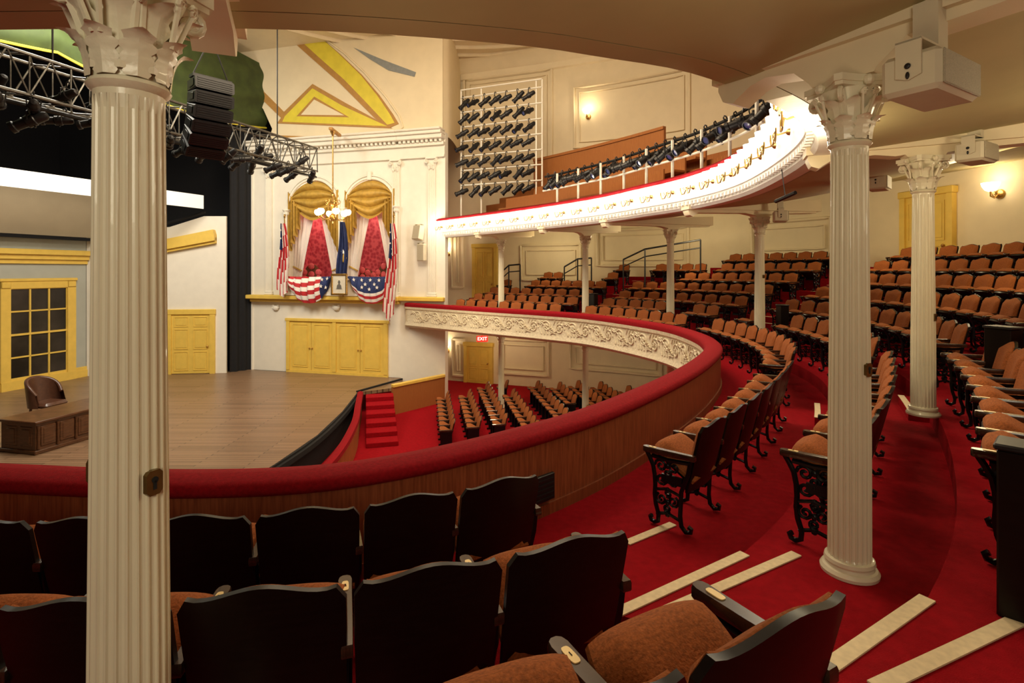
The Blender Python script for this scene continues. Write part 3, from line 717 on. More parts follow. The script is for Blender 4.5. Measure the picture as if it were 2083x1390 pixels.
# ---- drapes in arches
def swag(v,a,k):
    c=(a[0]+a[1])/2; r=(a[1]-a[0])/2*.99; t=empty('gold_swag_curtain',v.W(c,.2,zs),0,'gold swag curtain filling the top of the %s arch'%['left','right'][k],'curtain','gold curtains of the stage box')
    mb=MB()
    def fn(u,w):
        x=(2*u-1); zt_=zs+r*math.sqrt(max(0,1-x*x)); zb_=zs-.52+.95*abs(x)**1.7; z=zt_+(zb_-zt_)*w if zt_>zb_ else zt_
        ph=(w*4.3)%1; s_=sin(PI*ph)**.8
        return Vector((c+x*r,.10-.22*s_*(.35+.65*(1-x*x))-.10*sin(PI*w),z))
    mb.grid(fn,30,52); mb.build('swag',goldf,t,M=v.M,ang=70)
    for sx in (-1,1):
        mb=MB()
        def fj(u,w):
            x=sx*r*(1-.46*u); zt_=zs+r*.55*(1-u)+.12; zb_=zs-2.05+1.35*u+.10*sin(u*26)
            return Vector((c+x,-.04-.12*sin(u*26),zt_+(zb_-zt_)*w))
        mb.grid(fj,30,12); mb.build('side_drape',goldf,t,M=v.M,ang=70)
    for sx in (-1,1):
        tl=empty('lace_curtain',v.W(c+sx*r*.7,.3,zl),0,'white lace curtain drawn to the %s of the %s arch'%(['left','right'][sx>0],['left','right'][k]),'curtain','lace curtains of the stage box')
        mb=MB()
        def fl(u,w):
            xt=.03+.97*u; xb=.66+.34*u; x=xt+(xb-xt)*w**.9; return Vector((c+sx*r*min(x,1),.30-.05*sin(u*30+w*2),zs+.2+(zl+.72-zs-.2)*w))
        mb.grid(fl,32,12); mb.build('lace_panel',lace,tl,M=v.M,ang=80)
        mb=MB(); mb.tube([v.W(c+sx*r*.62,.22,zl+1.15),v.W(c+sx*r*.98,.25,zl+1.35)],.035,6); mb.build('tie_back',goldf,tl)
swag(BX,a1,0); swag(BX,a2,1)
# ---- bunting
def star(mb,x,y,z,r):
    P=[(x+(r if i%2==0 else r*.42)*sin(PI*i/5),z+(r if i%2==0 else r*.42)*cos(PI*i/5)) for i in range(10)]; mb.prism(P,y-.012,y)
def bunting(px0,px1,pyt,pyb,kind,label):
    ua,zt_=uz(px0,pyt,-.6); ub,_=uz(px1,pyt,-.6); _,zb_=uz((px0+px1)/2,pyb,-.6); c=(ua+ub)/2; hw_=(ub-ua)/2; h=zt_-zb_; mb=MB()
    def pt(u,w): 
        x=2*u-1; return Vector((c+hw_*x,-.52-.14*sin(PI*w)-.05*sin(x*22),zt_-h*w*(1-abs(x)**2.6*.93)-.03*(1-x*x)))
    def mf(i,j):
        if kind==0: 
            if i>=27: return 2
            return [0,1][((j+i//6)//3)%2]
        return 2 if j<11 else [1,0][((j-11)//2)%2]
    mb.grid(pt,36,18,mf)
    st=[(.14,.2),(.3,.14),(.5,.12),(.7,.14),(.86,.2),(.32,.42),(.5,.46),(.68,.42),(.41,.28),(.59,.28)] if kind else [(.82,.15),(.92,.2),(.82,.5),(.88,.75)]
    mb.cur=1
    for u,w in st: p=pt(u,w); star(mb,p.x,p.y-.03,p.z,.09)
    tag(mb.build('bunting',[redst,whst,blst],M=BX.M,ang=70),label,'bunting','patriotic bunting on the stage box')
bunting(580,674,562,616,0,'red and white striped bunting swag left of the framed portrait')
bunting(708,800,562,617,1,'blue starred bunting swag right of the framed portrait')
mb=MB(); mb.box(a1[0]-.05,-.45,zl+.03,a2[1]+.05,-.3,zl+.75,.02); struct(mb.build('wall_box_parapet',white,M=BX.M))
# ---- flags
def flag(px,pyt,pyb,w,kind,label,tail=0):
    u,zt_=uz(px,pyt,-.66); _,zb_=uz(px,pyb,-.66); _,zf=uz(px,600,-.66)
    t=empty('flag',BX.W(u,-.6,zf),0,label,'flag','flags on the stage box')
    mb=MB(); mb.tube([(u,-.62,zl+.03),(u+(.05),-.66,zt_+.25)],.03,7); mb.ellip((u+.05,-.66,zt_+.33),(.05,.05,.1),7,6); mb.build('flag_pole',brass,t,M=BX.M)
    mb=MB()
    def fn(a,b):
        ww=w*(.3+.7*min(1,b*1.6)**.8); x=(a-.4)*ww+tail*b*b*.3
        return Vector((u+x+.05*sin(b*5),-.72-.09*sin(a*18+b*2),zt_+(zb_-zt_)*b*(1-.22*abs(a-.5))))
    if kind==0: mf=lambda i,j: 2 if (i<10 and j<7) else [0,1][((i+j//3)//2)%2]
    else: mf=lambda i,j:2
    mb.grid(fn,24,18,mf); mb.cur=1
    if kind==0:
        for a,b in ((.12,.1),(.28,.14),(.12,.22),(.3,.27),(.2,.33)): p=fn(a,b); star(mb,p.x,p.y-.03,p.z,.05)
    else:
        p=fn(.5,.45); star(mb,p.x,p.y-.06,p.z,.12)
        mb.cur=3; mb.ellip((p.x,p.y-.03,p.z-.25),(.14,.03,.2),8,6)
    mb.build('flag_cloth',[redst,whst,blst,goldf],t,M=BX.M,ang=80)
flag(577,455,606,.52,0,'striped flag hanging on a pole left of the left arch')
flag(799,455,655,.52,0,'striped flag hanging on a pole right of the right arch',-.5)
flag(697,452,588,.5,1,'dark blue flag hanging between the two arches')
u,z=uz(690,579,-.86); t=empty('framed_portrait',BX.W(u,-.8,z-.45),0,'gilt framed grey portrait print between the two bunting swags','picture')
w_=.40;h_=.47; mb=MB()
for b in ((-w_,-h_,w_,-h_+.09),(-w_,h_-.09,w_,h_),(-w_,-h_,-w_+.09,h_),(w_-.09,-h_,w_,h_)): mb.box(u+b[0],-.9,z+b[1],u+b[2],-.82,z+b[3],.02)
mb.build('frame',brass,t,M=BX.M)
mb=MB(); mb.box(u-w_+.05,-.86,z-h_+.05,u+w_-.05,-.83,z+h_-.05); mb.build('mat_board',papr,t,M=BX.M)
mb=MB(); mb.prism([(u-.17,z-.2),(u+.17,z-.2),(u+.17,z+.24),(u-.17,z+.24)],-.868,-.86); mb.cur=1; mb.ellip((u,-.868,z+.1),(.06,.008,.085),10,8); mb.prism([(u-.13,z-.2),(u+.13,z-.2),(u+.1,z-.04),(u+.04,z+.02),(u-.04,z+.02),(u-.1,z-.04)],-.873,-.867); mb.build('print',[papr,greyp],t,M=BX.M)
def tufted(px0,px1,pyt,label,cat,nm):
    ua,zt_=uz(px0,pyt,1.05); ub,_=uz(px1,pyt,1.05); c=(ua+ub)/2; hw_=(ub-ua)/2*1.05; z0=zl-.35
    t=empty(nm,BX.W(c,1.0,z0),0,label,cat); mb=MB()
    P=[(c-hw_,z0+.4)]+[(c-hw_*cos(PI*i/16),z0+.75+(zt_-z0-.7)*sin(PI*i/16)**.6) for i in range(17)]+[(c+hw_,z0+.4)]
    mb.prism(P,1.05,1.15); mb.build('frame',deskw,t,M=BX.M)
    mb=MB(); n=max(3,int(hw_*2/.25))
    for i in range(n):
        for j in range(4):
            x=c-hw_*.85+1.7*hw_*i/(n-1); zz=z0+.55+(zt_-z0-.6)*j/3*(1-.25*abs(2*i/(n-1)-1)); mb.ellip((x,1.03,zz),(hw_*.95/n+.03,.06,.16),8,6)
    mb.build('tufted_back',pinkv,t,M=BX.M)
    mb=MB(); mb.box(c-hw_,.5,z0+.28,c+hw_,1.05,z0+.48,.06); mb.build('seat',pinkv,t,M=BX.M)
    for sx in (-1,1):
        for yy in (.55,1.08): mb=MB(); mb.tube([(c+sx*hw_*.9,yy,z0),(c+sx*hw_*.9,yy,z0+.3)],[.02,.035],7); mb.build('leg',deskw,t,M=BX.M)
tufted(618,650,540,'rose tufted armchair with rounded back in the left arch','armchair','tufted_armchair')
tufted(714,762,548,'low rose tufted sofa in the right arch','sofa','tufted_sofa')
tufted(768,793,540,'rose tufted armchair at the right of the sofa','armchair','tufted_armchair')
# chandelier
P0=at(677,268,22.6); P1=at(677,440,22.6)
t=empty('chandelier',(P1.x,P1.y,P1.z-.35),0,'brass chandelier with lit globes hanging before the draped box','chandelier')
mb=MB(); mb.tube([P0,(P1.x,P1.y,P1.z+.9)],.03,6); mb.lathe([(.0,.0),(.12,0),(.06,-.12),(.03,-.2)],10,(P0.x,P0.y,P0.z)); mb.build('rod',brass,t)
mb=MB(); mb.lathe([(.02,1.0),(.1,.9),(.04,.8),(.05,.6),(.14,.5),(.16,.4),(.06,.3),(.05,.1),(.15,.02),(.12,-.12),(.03,-.22),(.05,-.3),(0,-.36)],12,P1); 
for k in range(6):
    a=k*PI/3; mb.tube([(P1.x+r_*cos(a),P1.y+r_*sin(a),P1.z+zz) for r_,zz in ((.05,.1),(.2,-.12),(.42,-.16),(.6,-.05),(.62,.03))],.022,5)
    mb.tube([(P1.x+r_*cos(a),P1.y+r_*sin(a),P1.z+.5+zz) for r_,zz in spiral((.22,.1),.14,.02,3,1.4,12)],.016,4)
mb.build('brass_frame',brass,t)
for k in range(6):
    a=k*PI/3; mb=MB(); mb.lathe([(.04,.03),(.11,.07),(.15,.15),(.14,.22),(.1,.27)],12,(P1.x+.62*cos(a),P1.y+.62*sin(a),P1.z)); mb.build('glass_globe',glow2,t)
mb=MB(); mb.box(-.08,-.6,0,.08,.6,.12,.02); mb.xf(0,TR((P0.x,P0.y+.3,P0.z)))
struct(mb.build('trim_chandelier_arm',ochre))
# ================================================================ STAGE
edge=[(-9.5,1),(-7.6,5),(-6.4,9),(-5.75,13.1),(-5.55,15.4),(-5.65,18),(-5.95,20.8),(-4.75,21.6),(-4.75,23.5)]
mb=MB(); mb.prismz(edge+[(-12.2,25.5),(-11.2,30),(-26,30),(-28,10),(-24,0)],ZS-.12,ZS); struct(mb.build('floor_stage',planks,ang=20))
mb=MB(); ec=Curve([e for e in edge[:7]],.3); sweep(mb,ec,[(-.03,ZS-.95),(-.03,ZS-.005),(.04,ZS-.005),(.04,ZS-.95)],0,ec.L,.3); sweep(mb,ec,[(.04,ZS-.2),(.04,ZS-.06),(.12,ZS-.06),(.12,ZS-.2)],0,ec.L,.3); struct(mb.build('trim_stage_edge',black))
mb=MB(); v=VP((-5.95,20.8),(-4.7,23.2)); mb.box(0,-.02,ZS-.0,v.L,.06,ZS+.06); struct(mb.build('trim_stage_kerb',black,M=v.M))
PR=Curve([(-5.75,20.7),(-5.3,18.8),(-4.75,16.4),(-4.4,13.3),(-4.6,10),(-5.2,7)],.2)
t=empty('pit_rail',(-4.7,15,ZO),0,'low curved wooden pit rail with red padded top beside the stage','railing')
mb=MB(); sweep(mb,PR,[(.0,ZO),(.0,-4.75),(.1,-4.75),(.1,ZO)],0,PR.L,.25); mb.build('wood_panel',wood,t)
mb=MB(); sweep(mb,PR,[(-.06,-4.78),(-.05,-4.66),(.05,-4.62),(.15,-4.66),(.16,-4.78)],0,PR.L,.25); mb.build('red_cap',velvet,t)
sv=VP((-4.15,17.1),(-5.1,20.6)); N=6
t=empty('stage_steps',(-4.6,18.8,ZO),0,'red carpeted steps climbing from the lower floor to the stage','steps')
for k in range(N):
    mb=MB(); L_=sv.L/N; mb.box(L_*k,-.55,ZO+(ZS-ZO)*k/N,sv.L,.45,ZO+(ZS-ZO)*(k+1)/N,.012); mb.build('step',carpet,t,M=sv.M)
wv=VP((-4.6,20.9),(-2.85,23.0)); mb=MB(); mb.box(0,0,ZO,wv.L,.1,-4.55); struct(mb.build('wall_wood_dado',wood,M=wv.M))
mb=MB(); mb.box(0,-.04,-4.55,wv.L,.14,-4.42,.02); struct(mb.build('trim_dado_cap',yellow,M=wv.M))
mb=MB(); 
for a,b in (((-29,6),(-23,27.5)),((-23,27.5),(-11.4,28.5)),((-11.4,28.5),(-12.3,25.9))):
    v=VP(a,b); i=mb.mark(); mb.box(0,0,ZS,v.L,.1,13); mb.xf(i,v.M)
struct(mb.build('wall_stage_masking',black))
mb=MB(); mb.box(-30,-4,12.6,-10.5,30,12.8); struct(mb.build('ceiling_stage',black))
lv=VP((-13.0,24.9),(-12.2,25.75)); mb=MB()
mb.grid(lambda u,w:lv.W(u*lv.L,.06*sin(u*20),ZS+w*13),20,1); tag(mb.build('stage_leg_curtain',black,ang=80),'tall black stage curtain between the set and the white box','curtain')
SW=VP((-20.6,17.4),(-18.9,24.0)); suz=SW.uz
mb=MB(); uL=SW.L; zc=suz(90,485)[1]; mb.box(-2.5,0,ZS,uL,.12,zc); win=tag(mb.build('set_flat',greyset,M=SW.M),'grey painted stage set wall with the tall yellow framed window','set wall')
wz1=suz(80,586)[1]; wz0=suz(80,766)[1]; ua=suz(18,600)[0]; ub=suz(134,600)[0]
mb=MB(); mb.box(ua,-.03,wz0,ub,-.005,wz1); mb.build('window_pane',glass,win,M=SW.M)
mb=MB(); g=.34
mb.box(ua-g,-.12,wz0-.35,ua,0,wz1+g); mb.box(ub,-.12,wz0-.35,ub+g,0,wz1+g); mb.box(ua-g,-.12,wz1,ub+g,0,wz1+g); mb.box(ua-g-.05,-.16,wz1+g-.06,ub+g+.05,0,wz1+g+.06,.02); mb.box(ua-g,-.14,wz0-.35,ub+g,0,wz0)
for x in (ua-g,ub): mb.box(x+.02,-.16,wz1+.02,x+g-.02,-.1,wz1+g-.08,.02)
mb.build('window_casing',yellow,win,M=SW.M)
mb=MB()
for k in range(4): x=ua+(ub-ua)*k/3; mb.box(x-.03,-.07,wz0,x+.03,-.03,wz1)
for k in range(5): zz=wz0+(wz1-wz0)*k/4; mb.box(ua,-.07 if k!=2 else -.09,zz-.03*(1 if k!=2 else 1.6),ub,-.03,zz+.03)
mb.build('window_bars',yellow,win,M=SW.M)
mb=MB(); mb.box(-2.5,-.06,ZS,uL,0,ZS+.45,.01); mb.box(-2.5,-.09,ZS,uL,0,ZS+.3); mb.build('skirting',yellow,win,M=SW.M)
def setcornice(v,x0,x1,z0,z1,label,nm='set_cornice'):
    mb=MB(); h=z1-z0; mb.box(x0,-.1,z0,x1,0,z0+h*.3,.01); mb.box(x0,-.2,z0+h*.3,x1,0,z0+h*.62,.01); mb.box(x0,-.32,z0+h*.62,x1,0,z1,.02); return tag(mb.build(nm,yellow,M=v.M),label,'cornice','yellow cornices of the stage set')
setcornice(SW,-2.5,uL,suz(90,537)[1],suz(90,508)[1],'long yellow cornice above the paned window on stage')
mb=MB(); mb.box(-2.5,-.4,suz(90,480)[1],uL,-.3,suz(90,383)[1]); tag(mb.build('set_border',tanset,M=SW.M),'tan hanging border above the window wall on stage','border')
mb=MB(); mb.box(-2.5,-.44,suz(90,487)[1],uL,-.28,suz(90,481)[1]); tag(mb.build('batten_pipe',black,M=SW.M),'black batten along the bottom of the tan border','batten')
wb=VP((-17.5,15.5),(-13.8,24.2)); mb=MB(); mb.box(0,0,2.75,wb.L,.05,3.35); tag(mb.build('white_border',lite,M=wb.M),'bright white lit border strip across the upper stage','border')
SV=VP((-18.9,24.0),(-13.0,24.75)); vuz=SV.uz
mb=MB(); mb.prism(pxpoly(SV,[(176,470),(345,462),(415,440),(460,440)])+[(vuz(460,600)[0],ZS),(vuz(176,600)[0],ZS)],0,.12); fl2=tag(mb.build('set_flat',white,M=SV.M),'white stage set wall with the small yellow door','set wall')
du0=vuz(350,600)[0]; du1=vuz(428,600)[0]; dz1=vuz(390,640)[1]
mb=MB(); panel_door(mb,du0,du1,ZS+.02,dz1,[(.06,.36),(.42,.74),(.8,.95)],2); dd=mb.build('set_door',yellow,fl2,M=SV.M); dd['label']='yellow six panel door'
mb=MB(); mb.box(du0-.22,-.1,ZS,du0,0,dz1+.2); mb.box(du1,-.1,ZS,du1+.22,0,dz1+.2); mb.box(du0-.25,-.12,dz1,du1+.25,0,dz1+.24,.02); mb.build('door_casing',yellow,fl2,M=SV.M)
mb=MB(); mb.ellip((du1-.1,-.1,(dz1+ZS)/2-.1),(.05,.05,.05),8,6); mb.build('door_knob',brass,dd,M=SV.M)
mb=MB(); pp=pxpoly(SV,[(300,496),(438,468),(441,478),(441,490),(300,516)])
mb.prism(pp,-.3,0); mb.prism([(x,z-.12) for x,z in pp],-.18,0); tag(mb.build('set_cornice',yellow,M=SV.M),'short slanting yellow cornice piece above the small stage door','cornice','yellow cornices of the stage set')
mb=MB(); a=vuz(330,458); b=vuz(420,432); mb.tube([(a[0],-.1,a[1]),(b[0],-.1,b[1])],.06,6); tag(mb.build('batten_pipe',black,M=SV.M),'short black slanting pipe above the white set wall','batten')
# desk
ds=empty('writing_desk',(-11.9,14.6,ZS),0,'dark carved wooden desk standing on the stage','desk')
dvM=TR((-12.1,13.75,ZS),math.atan2(.97,.24))
W_=2.5;Dp=1.2
mb=MB(); mb.box(-.06,-.06,.78,W_+.06,Dp+.06,.85,.015); mb.build('desk_top',deskw,ds,M=dvM)
mb=MB(); mb.box(0,.02,.06,W_,Dp,.78,.01); mb.box(-.04,-.02,0,W_+.04,Dp+.04,.1,.015)
for k in range(5):
    x0=.1+k*.47; mb.box(x0,-.015,.18,x0+.38,.03,.7,.02); mb.box(x0+.06,-.025,.24,x0+.32,.0,.64,.012)
    mb.lathe([(.03,.12),(.04,.16),(.025,.3),(.035,.45),(.025,.6),(.04,.72)],8,(x0-.045,.0,0))
for k in range(2): y0=.12+k*.52; mb.box(-.015,y0,.18,.03,y0+.42,.7,.02); mb.box(-.03,y0+.07,.25,0,y0+.35,.63,.012)
mb.build('desk_body',deskw,ds,M=dvM)
dc=empty('desk_chair',(-14.6,17.0,ZS),-1.75,'brown leather barrel backed armchair behind the stage desk','armchair'); m_=RM[dc.name]@Matrix.Diagonal((1.2,1.2,1.25,1))
def ctop(u): return .66+.38*max(0,cos((u-.5)*3.3))**.6
mb=MB()
for R1,R2 in ((.40,.40),(.32,.30)): mb.grid(lambda u,w:Vector((R1*sin((u-.5)*4.0),-R2*cos((u-.5)*4.0)-.10*w,.36+(ctop(u)-.36)*w)),20,8)
mb.tube([(.36*sin((i/20-.5)*4.0),-.35*cos((i/20-.5)*4.0)-.10,ctop(i/20)) for i in range(21)],.045,8); mb.build('backrest',leather,dc,M=m_,ang=60)
mb=MB(); mb.box(-.31,-.28,.34,.31,.33,.47,.06); mb.build('seat',leather,dc,M=m_)
for sx in (-1,1):
    for sy in (-1,1): mb=MB(); mb.tube([(sx*.24,sy*.22,.36),(sx*.27,sy*.25,0)],[.035,.022],6); mb.build('leg',deskw,dc,M=m_)
# green valance
PV=VP((-16.9,8.0),(-12.0,26.0)); t=empty('green_valance',PV.W(PV.L/2,0,6),0,'green swagged stage valance with yellow fringe above the truss','curtain')
mb=MB(); nb=2; A0,A1=0,PV.L-.1
def gz(u): 
    x=(u*nb)%1; return 6.3+.5*(1-sin(PI*x)**.9)
mb.grid(lambda u,w:PV.W(A0+(A1-A0)*u,.07*sin(w*18+6*((u*nb)%1-.5)**2)-.2*sin(PI*w)+(-.25),9.8+(gz(u)-9.8)*w),120,60); mb.build('swag_cloth',greenf,t,ang=80)
mb=MB(); mb.tube([PV.W(A0+(A1-A0)*i/96,-.3,gz(i/96)) for i in range(97)],.045,5); mb.build('fringe',yband,t)
# truss
T1=at(632,350,20.2); T0=T1+(Vector((-10.5,11.1,T1.z))-T1)*1.8
t=empty('lighting_truss',((T0+T1)/2),0,'silver box lighting truss hanging across the stage front','truss')
dr=(T1-T0); LT=dr.length; tv=VP(T0,T1); zt0=T1.z
def tp(u,y,z): return tv.W(u,y,zt0+z)
mb=MB()
for y in (-.3,.3):
    for z in (0,.85): mb.tube([tp(0,y,z),tp(LT,y,z)],.04,6)
mb.build('chord',alum,t)
mb=MB(); u=0; st=.8
while u<LT-.05:
    for y in (-.3,.3):
        mb.tube([tp(u,y,0),tp(min(LT,u+st/2),y,.85)],.02,5); mb.tube([tp(min(LT,u+st/2),y,.85),tp(min(LT,u+st),y,0)],.02,5); mb.tube([tp(u,y,0),tp(u,y,.85)],.018,5)
    for z in (0,.85): mb.tube([tp(u,-.3,z),tp(min(LT,u+st/2),.3,z)],.02,5); mb.tube([tp(min(LT,u+st/2),.3,z),tp(min(LT,u+st),-.3,z)],.02,5)
    u+=st
mb.build('lacing',alum,t)
mb=MB(); mb.tube([tp(0,.0,-.15),tp(LT+.3,0,-.15)],.05,6); mb.build('lamp_bar',blackm,t)
for k,uu in enumerate((LT*.5,LT*.9)):
    mb=MB(); mb.tube([tp(uu,0,.85),tp(uu,0,8)],.02,5); mb.build('hanging_cable',blackm,t)
def spot(name='stage_light'):
    t=empty(name,(0,0,0)); t['category']='stage light'
    mb=MB(); mb.tube([(0,0,-.1),(0,0,.04),(0,.04,.08),(0,.07,.05),(0,.07,.0)],.02,5); mb.build('clamp',blackm,t)
    mb=MB(); mb.tube([(-.13,0,-.32),(-.14,0,-.14),(-.07,0,-.1),(.07,0,-.1),(.14,0,-.14),(.13,0,-.32)],.016,5); mb.build('yoke',blackm,t)
    R=Matrix.Translation((0,0,-.32))@Matrix.Rotation(PI/2+.5,4,'X')
    mb=MB(); mb.lathe([(.0,-.36),(.07,-.35),(.1,-.3),(.11,-.12),(.13,-.1),(.13,.05),(.1,.07),(.1,.26),(.125,.28),(.125,.36),(.1,.36),(.095,.3)],12)
    mb.box(-.02,-.16,-.05,.02,.16,-.02); mb.xf(0,R); b=mb.build('lamp_body',blackm,t)
    mb=MB(); mb.lathe([(0,.325),(.095,.325),(.095,.31)],12); mb.xf(0,R); mb.build('lens',lens,b)
    return t
sp0=spot(); uf=True
def put_spot(p,rz,rx,lab,grp,s=1.):
    global uf
    M_=TR(p,rz,rx)@Matrix.Diagonal((s,s,s,1))
    if uf: uf=False; sp0.matrix_basis=M_; RM[sp0.name]=M_; tag(sp0,lab,'stage light',grp)
    else: inst(sp0,M_,lab,grp)
for k in range(36):
    u=LT*.34+LT*.64*k/35; yy=-.32 if k%2 else .3
    put_spot(tp(u,yy,.02 if k%3 else .45),random.uniform(-2.6,-1.0),random.uniform(-.4,.2),'black stage light, %s from the left along the silver truss'%od(k),'stage lights under the truss',.85)
RK=VP(at(937,0,23.4),at(1102,0,22.0)); t=empty('light_rack',RK.W(RK.L/2,0,2.3),0,'tall white pipe rack holding rows of black lights','rack')
ru=[0,RK.uz(978,300)[0],RK.uz(1090,300)[0],RK.L]; zbot=2.5; ztop_=RK.uz(1020,172)[1]
for x in ru:
    mb=MB(); mb.tube([RK.W(x,.05,zbot-.7),RK.W(x,.05,ztop_)],.035,6); mb.build('post',white,t)
rows=[188,219,250,280,311,341,372]
for ry in rows+[172]:
    mb=MB(); zz=RK.uz(1020,ry)[1]; mb.tube([RK.W(0,0,zz),RK.W(RK.L,0,zz)],.03,6); mb.build('cross_pipe',white,t)
for ri,ry in enumerate(rows):
    zz=RK.uz(1020,ry)[1]; nl=7
    for k in range(nl):
        u=.12+(RK.uz(1075,300)[0]-.1)*k/(nl-1)
        put_spot(RK.W(u,-.06,zz-.03),-PI/2+random.uniform(-.3,.7),random.uniform(-.1,.35),'black spotlight, %s from the left, %s row of the white rack'%(od(k),['top','second','third','fourth','fifth','sixth','bottom'][ri]),'spotlights on the white rack',.85)
sA=UP.s_px(.5,1560); sB=UP.s_px(.5,1108); zp_=3.25
t=empty('balcony_pipe',UP.off((sA+sB)/2,.5,2.2),0,'white pipe rail with posts above the red balcony edge','pipe rail')
mb=MB(); mb.tube([UP.off(sA+(sB-sA)*i/60,.5,zp_) for i in range(61)],.04,6); mb.build('pipe',blackm,t)
mb=MB(); mb.tube([UP.off(sA+(sB-sA)*i/60,.4,2.75) for i in range(61)],.03,6); mb.build('lower_pipe',white,t)
for k in range(9):
    q=sA+(sB-sA)*(k+.3)/9; mb=MB(); mb.tube([UP.off(q,.42,1.6),UP.off(q,.42,zp_)],.04,6); mb.build('post',white,t)
nl=26
for k in range(nl):
    q=sB+(sA-sB)*(k+.5)/nl
    put_spot(UP.off(q,.45,zp_+.02),-PI/2+random.uniform(-.6,.5),random.uniform(-.3,.4),'black spotlight, %s from the left along the balcony edge pipe'%od(k),'spotlights along the balcony edge',.85)
# line array speaker
LA=at(425,240,13.5); t=empty('line_array_speaker',(LA.x,LA.y,LA.z-1.2),.0,'curved black hanging line of stacked loudspeakers beside the truss','loudspeaker')
la=TR(LA,.85)@Matrix.Diagonal((.9,.9,.92,1))
a=-.05; p=Vector((0,-.15,.95)); 
for k in range(6):
    mb=MB(); mb.prism([(-.46,-.335),(.46,-.335),(.5,-.3),(.5,-.04),(.46,-.005),(-.46,-.005),(-.5,-.04),(-.5,-.3)],-.3,.28)
    for j in range(5): mb.box(-.44,-.312,-.30+j*.057,.44,-.30,-.27+j*.057)
    for sx in (-1,1): mb.box(sx*.5,-.2,-.26,sx*.515,.1,-.08,.01)
    Mk=la@Matrix.Translation(p)@Matrix.Rotation(a,4,'X'); mb.build('speaker_cabinet',blackm,t,M=Mk)
    p=p+Vector((0,sin(a)*.335,-cos(a)*.335)); a+=.17
mb=MB(); mb.box(-.5,-.3,.96,.5,.0,1.04); 
for sx in (-1,1): mb.tube([(sx*.45,-.15,1.04),(sx*.1,-.15,1.9),(0,-.15,5.5)],.02,5)
mb.build('rigging_frame',blackm,t,M=la)
put_spot(at(60,245,11.5)+Vector((0,0,.3)),-1.2,0,'large stage light hanging at far left below the truss','stage lights under the truss')
# ================================================================ LAMPS
def lamp_proto():
    t=empty('gas_style_lamp',(0,0,0)); t['category']='wall lamp'
    mb=MB(); i=mb.mark(); mb.lathe([(.0,0),(.05,0),(.04,.03),(.015,.05)],10); mb.xf(i,Matrix.Rotation(-PI/2,4,'X')); mb.build('wall_plate',brass,t)
    mb=MB(); mb.tube([(0,.03,0),(0,.14,-.03),(0,.2,.0)],.013,5)
    for sx in (-1,1):
        mb.tube([(0,.17,-.03),(sx*.07,.19,-.14),(sx*.15,.2,-.14),(sx*.205,.2,-.05),(sx*.205,.2,.03)],.013,5)
        mb.tube([(sx*x,.19,z) for x,z in spiral((.08,-.03),.05,.012,4.5,1.3,12)],.008,4)
    mb.build('brass_arm',brass,t)
    for sx in (-1,1):
        mb=MB(); mb.lathe([(.03,.02),(.08,.04),(.12,.09),(.13,.16),(.11,.16),(.06,.09),(0,.08)],12,(sx*.205,.2,0)); mb.build('glass_shade',glow,t)
    return t
lp=lamp_proto(); q=UP.L-.45; s_end=UP.near(1.9,4.5); k=0
def plight(p,w,col=(1,.78,.48),r=.08,nm='lamp_light'):
    l=bpy.data.lights.new(nm,'POINT'); l.energy=w; l.color=col; l.shadow_soft_size=r; o=bpy.data.objects.new(nm,l); C.objects.link(o); o.location=p; return o
while q>s_end:
    _,nn=UP.at(q); fd=-nn; P=UP.off(q,-.03,1.84); M_=TR(P,math.atan2(-fd.x,fd.y)); lab='brass two-arm lamp with white shades, %s from the left on balcony front'%od(k)
    if k==0: lp.matrix_basis=M_; RM[lp.name]=M_; tag(lp,lab,'wall lamp','lamps along the balcony front')
    else: inst(lp,M_,lab,'lamps along the balcony front')
    yy=UP.at(q)[0].y
    plight(UP.off(q,-.5,1.9),12.0 if yy>12 else (8.0 if yy>8 else 2.6),(1,.92,.75),r=.1)
    q-=.82;k+=1
print('lip lamps',k)
def sconce(P,nn,label,w=18):
    t=empty('wall_sconce',P,math.atan2(nn.x,-nn.y)+0,label,'wall sconce','brass wall sconces')
    m_=RM[t.name]
    mb=MB(); i=mb.mark(); mb.lathe([(0,0),(.13,0),(.11,.04),(.04,.07)],14); mb.xf(i,Matrix.Rotation(PI/2,4,'X')); mb.build('backplate',brass,t,M=m_)
    mb=MB(); mb.tube([(0,-.05,0),(0,-.18,-.1),(0,-.3,-.06),(0,-.3,.06)],.022,6); mb.tube([(0,-.18+x,-.02+z) for x,z in spiral((0,0),.09,.015,0,1.4,12)],.014,5); mb.build('arm',brass,t,M=m_)
    mb=MB(); mb.lathe([(.05,.06),(.12,.1),(.18,.2),(.2,.28),(.17,.28),(.1,.14),(0,.12)],14,(0,-.3,0)); mb.build('glass_shade',glow2,t,M=m_)
    plight(m_@Vector((0,-.45,.38)),w,(1,.82,.56),r=.12)
def sc_at(px,py,label,w=18):
    P,nn=wallhit(px); z=(HY-py)/F*P.y
    a,_=wallhit(px-12); b,_=wallhit(px+12); d=(b-a).normalized(); n_=Vector((d.y,-d.x)); 
    if n_.dot(-P)<0: n_=-n_
    sconce(Vector((P.x,P.y,z))+Vector((n_.x,n_.y,0))*.01,n_,label,w)
sc_at(1197,238,'lit brass sconce high on the cream wall above the balcony')
sc_at(914,516,'lit brass sconce left of the mezzanine yellow door')
sc_at(910,714,'lit brass sconce left of the lower yellow door')
sc_at(2035,395,'lit brass sconce right of the rear yellow door',9)
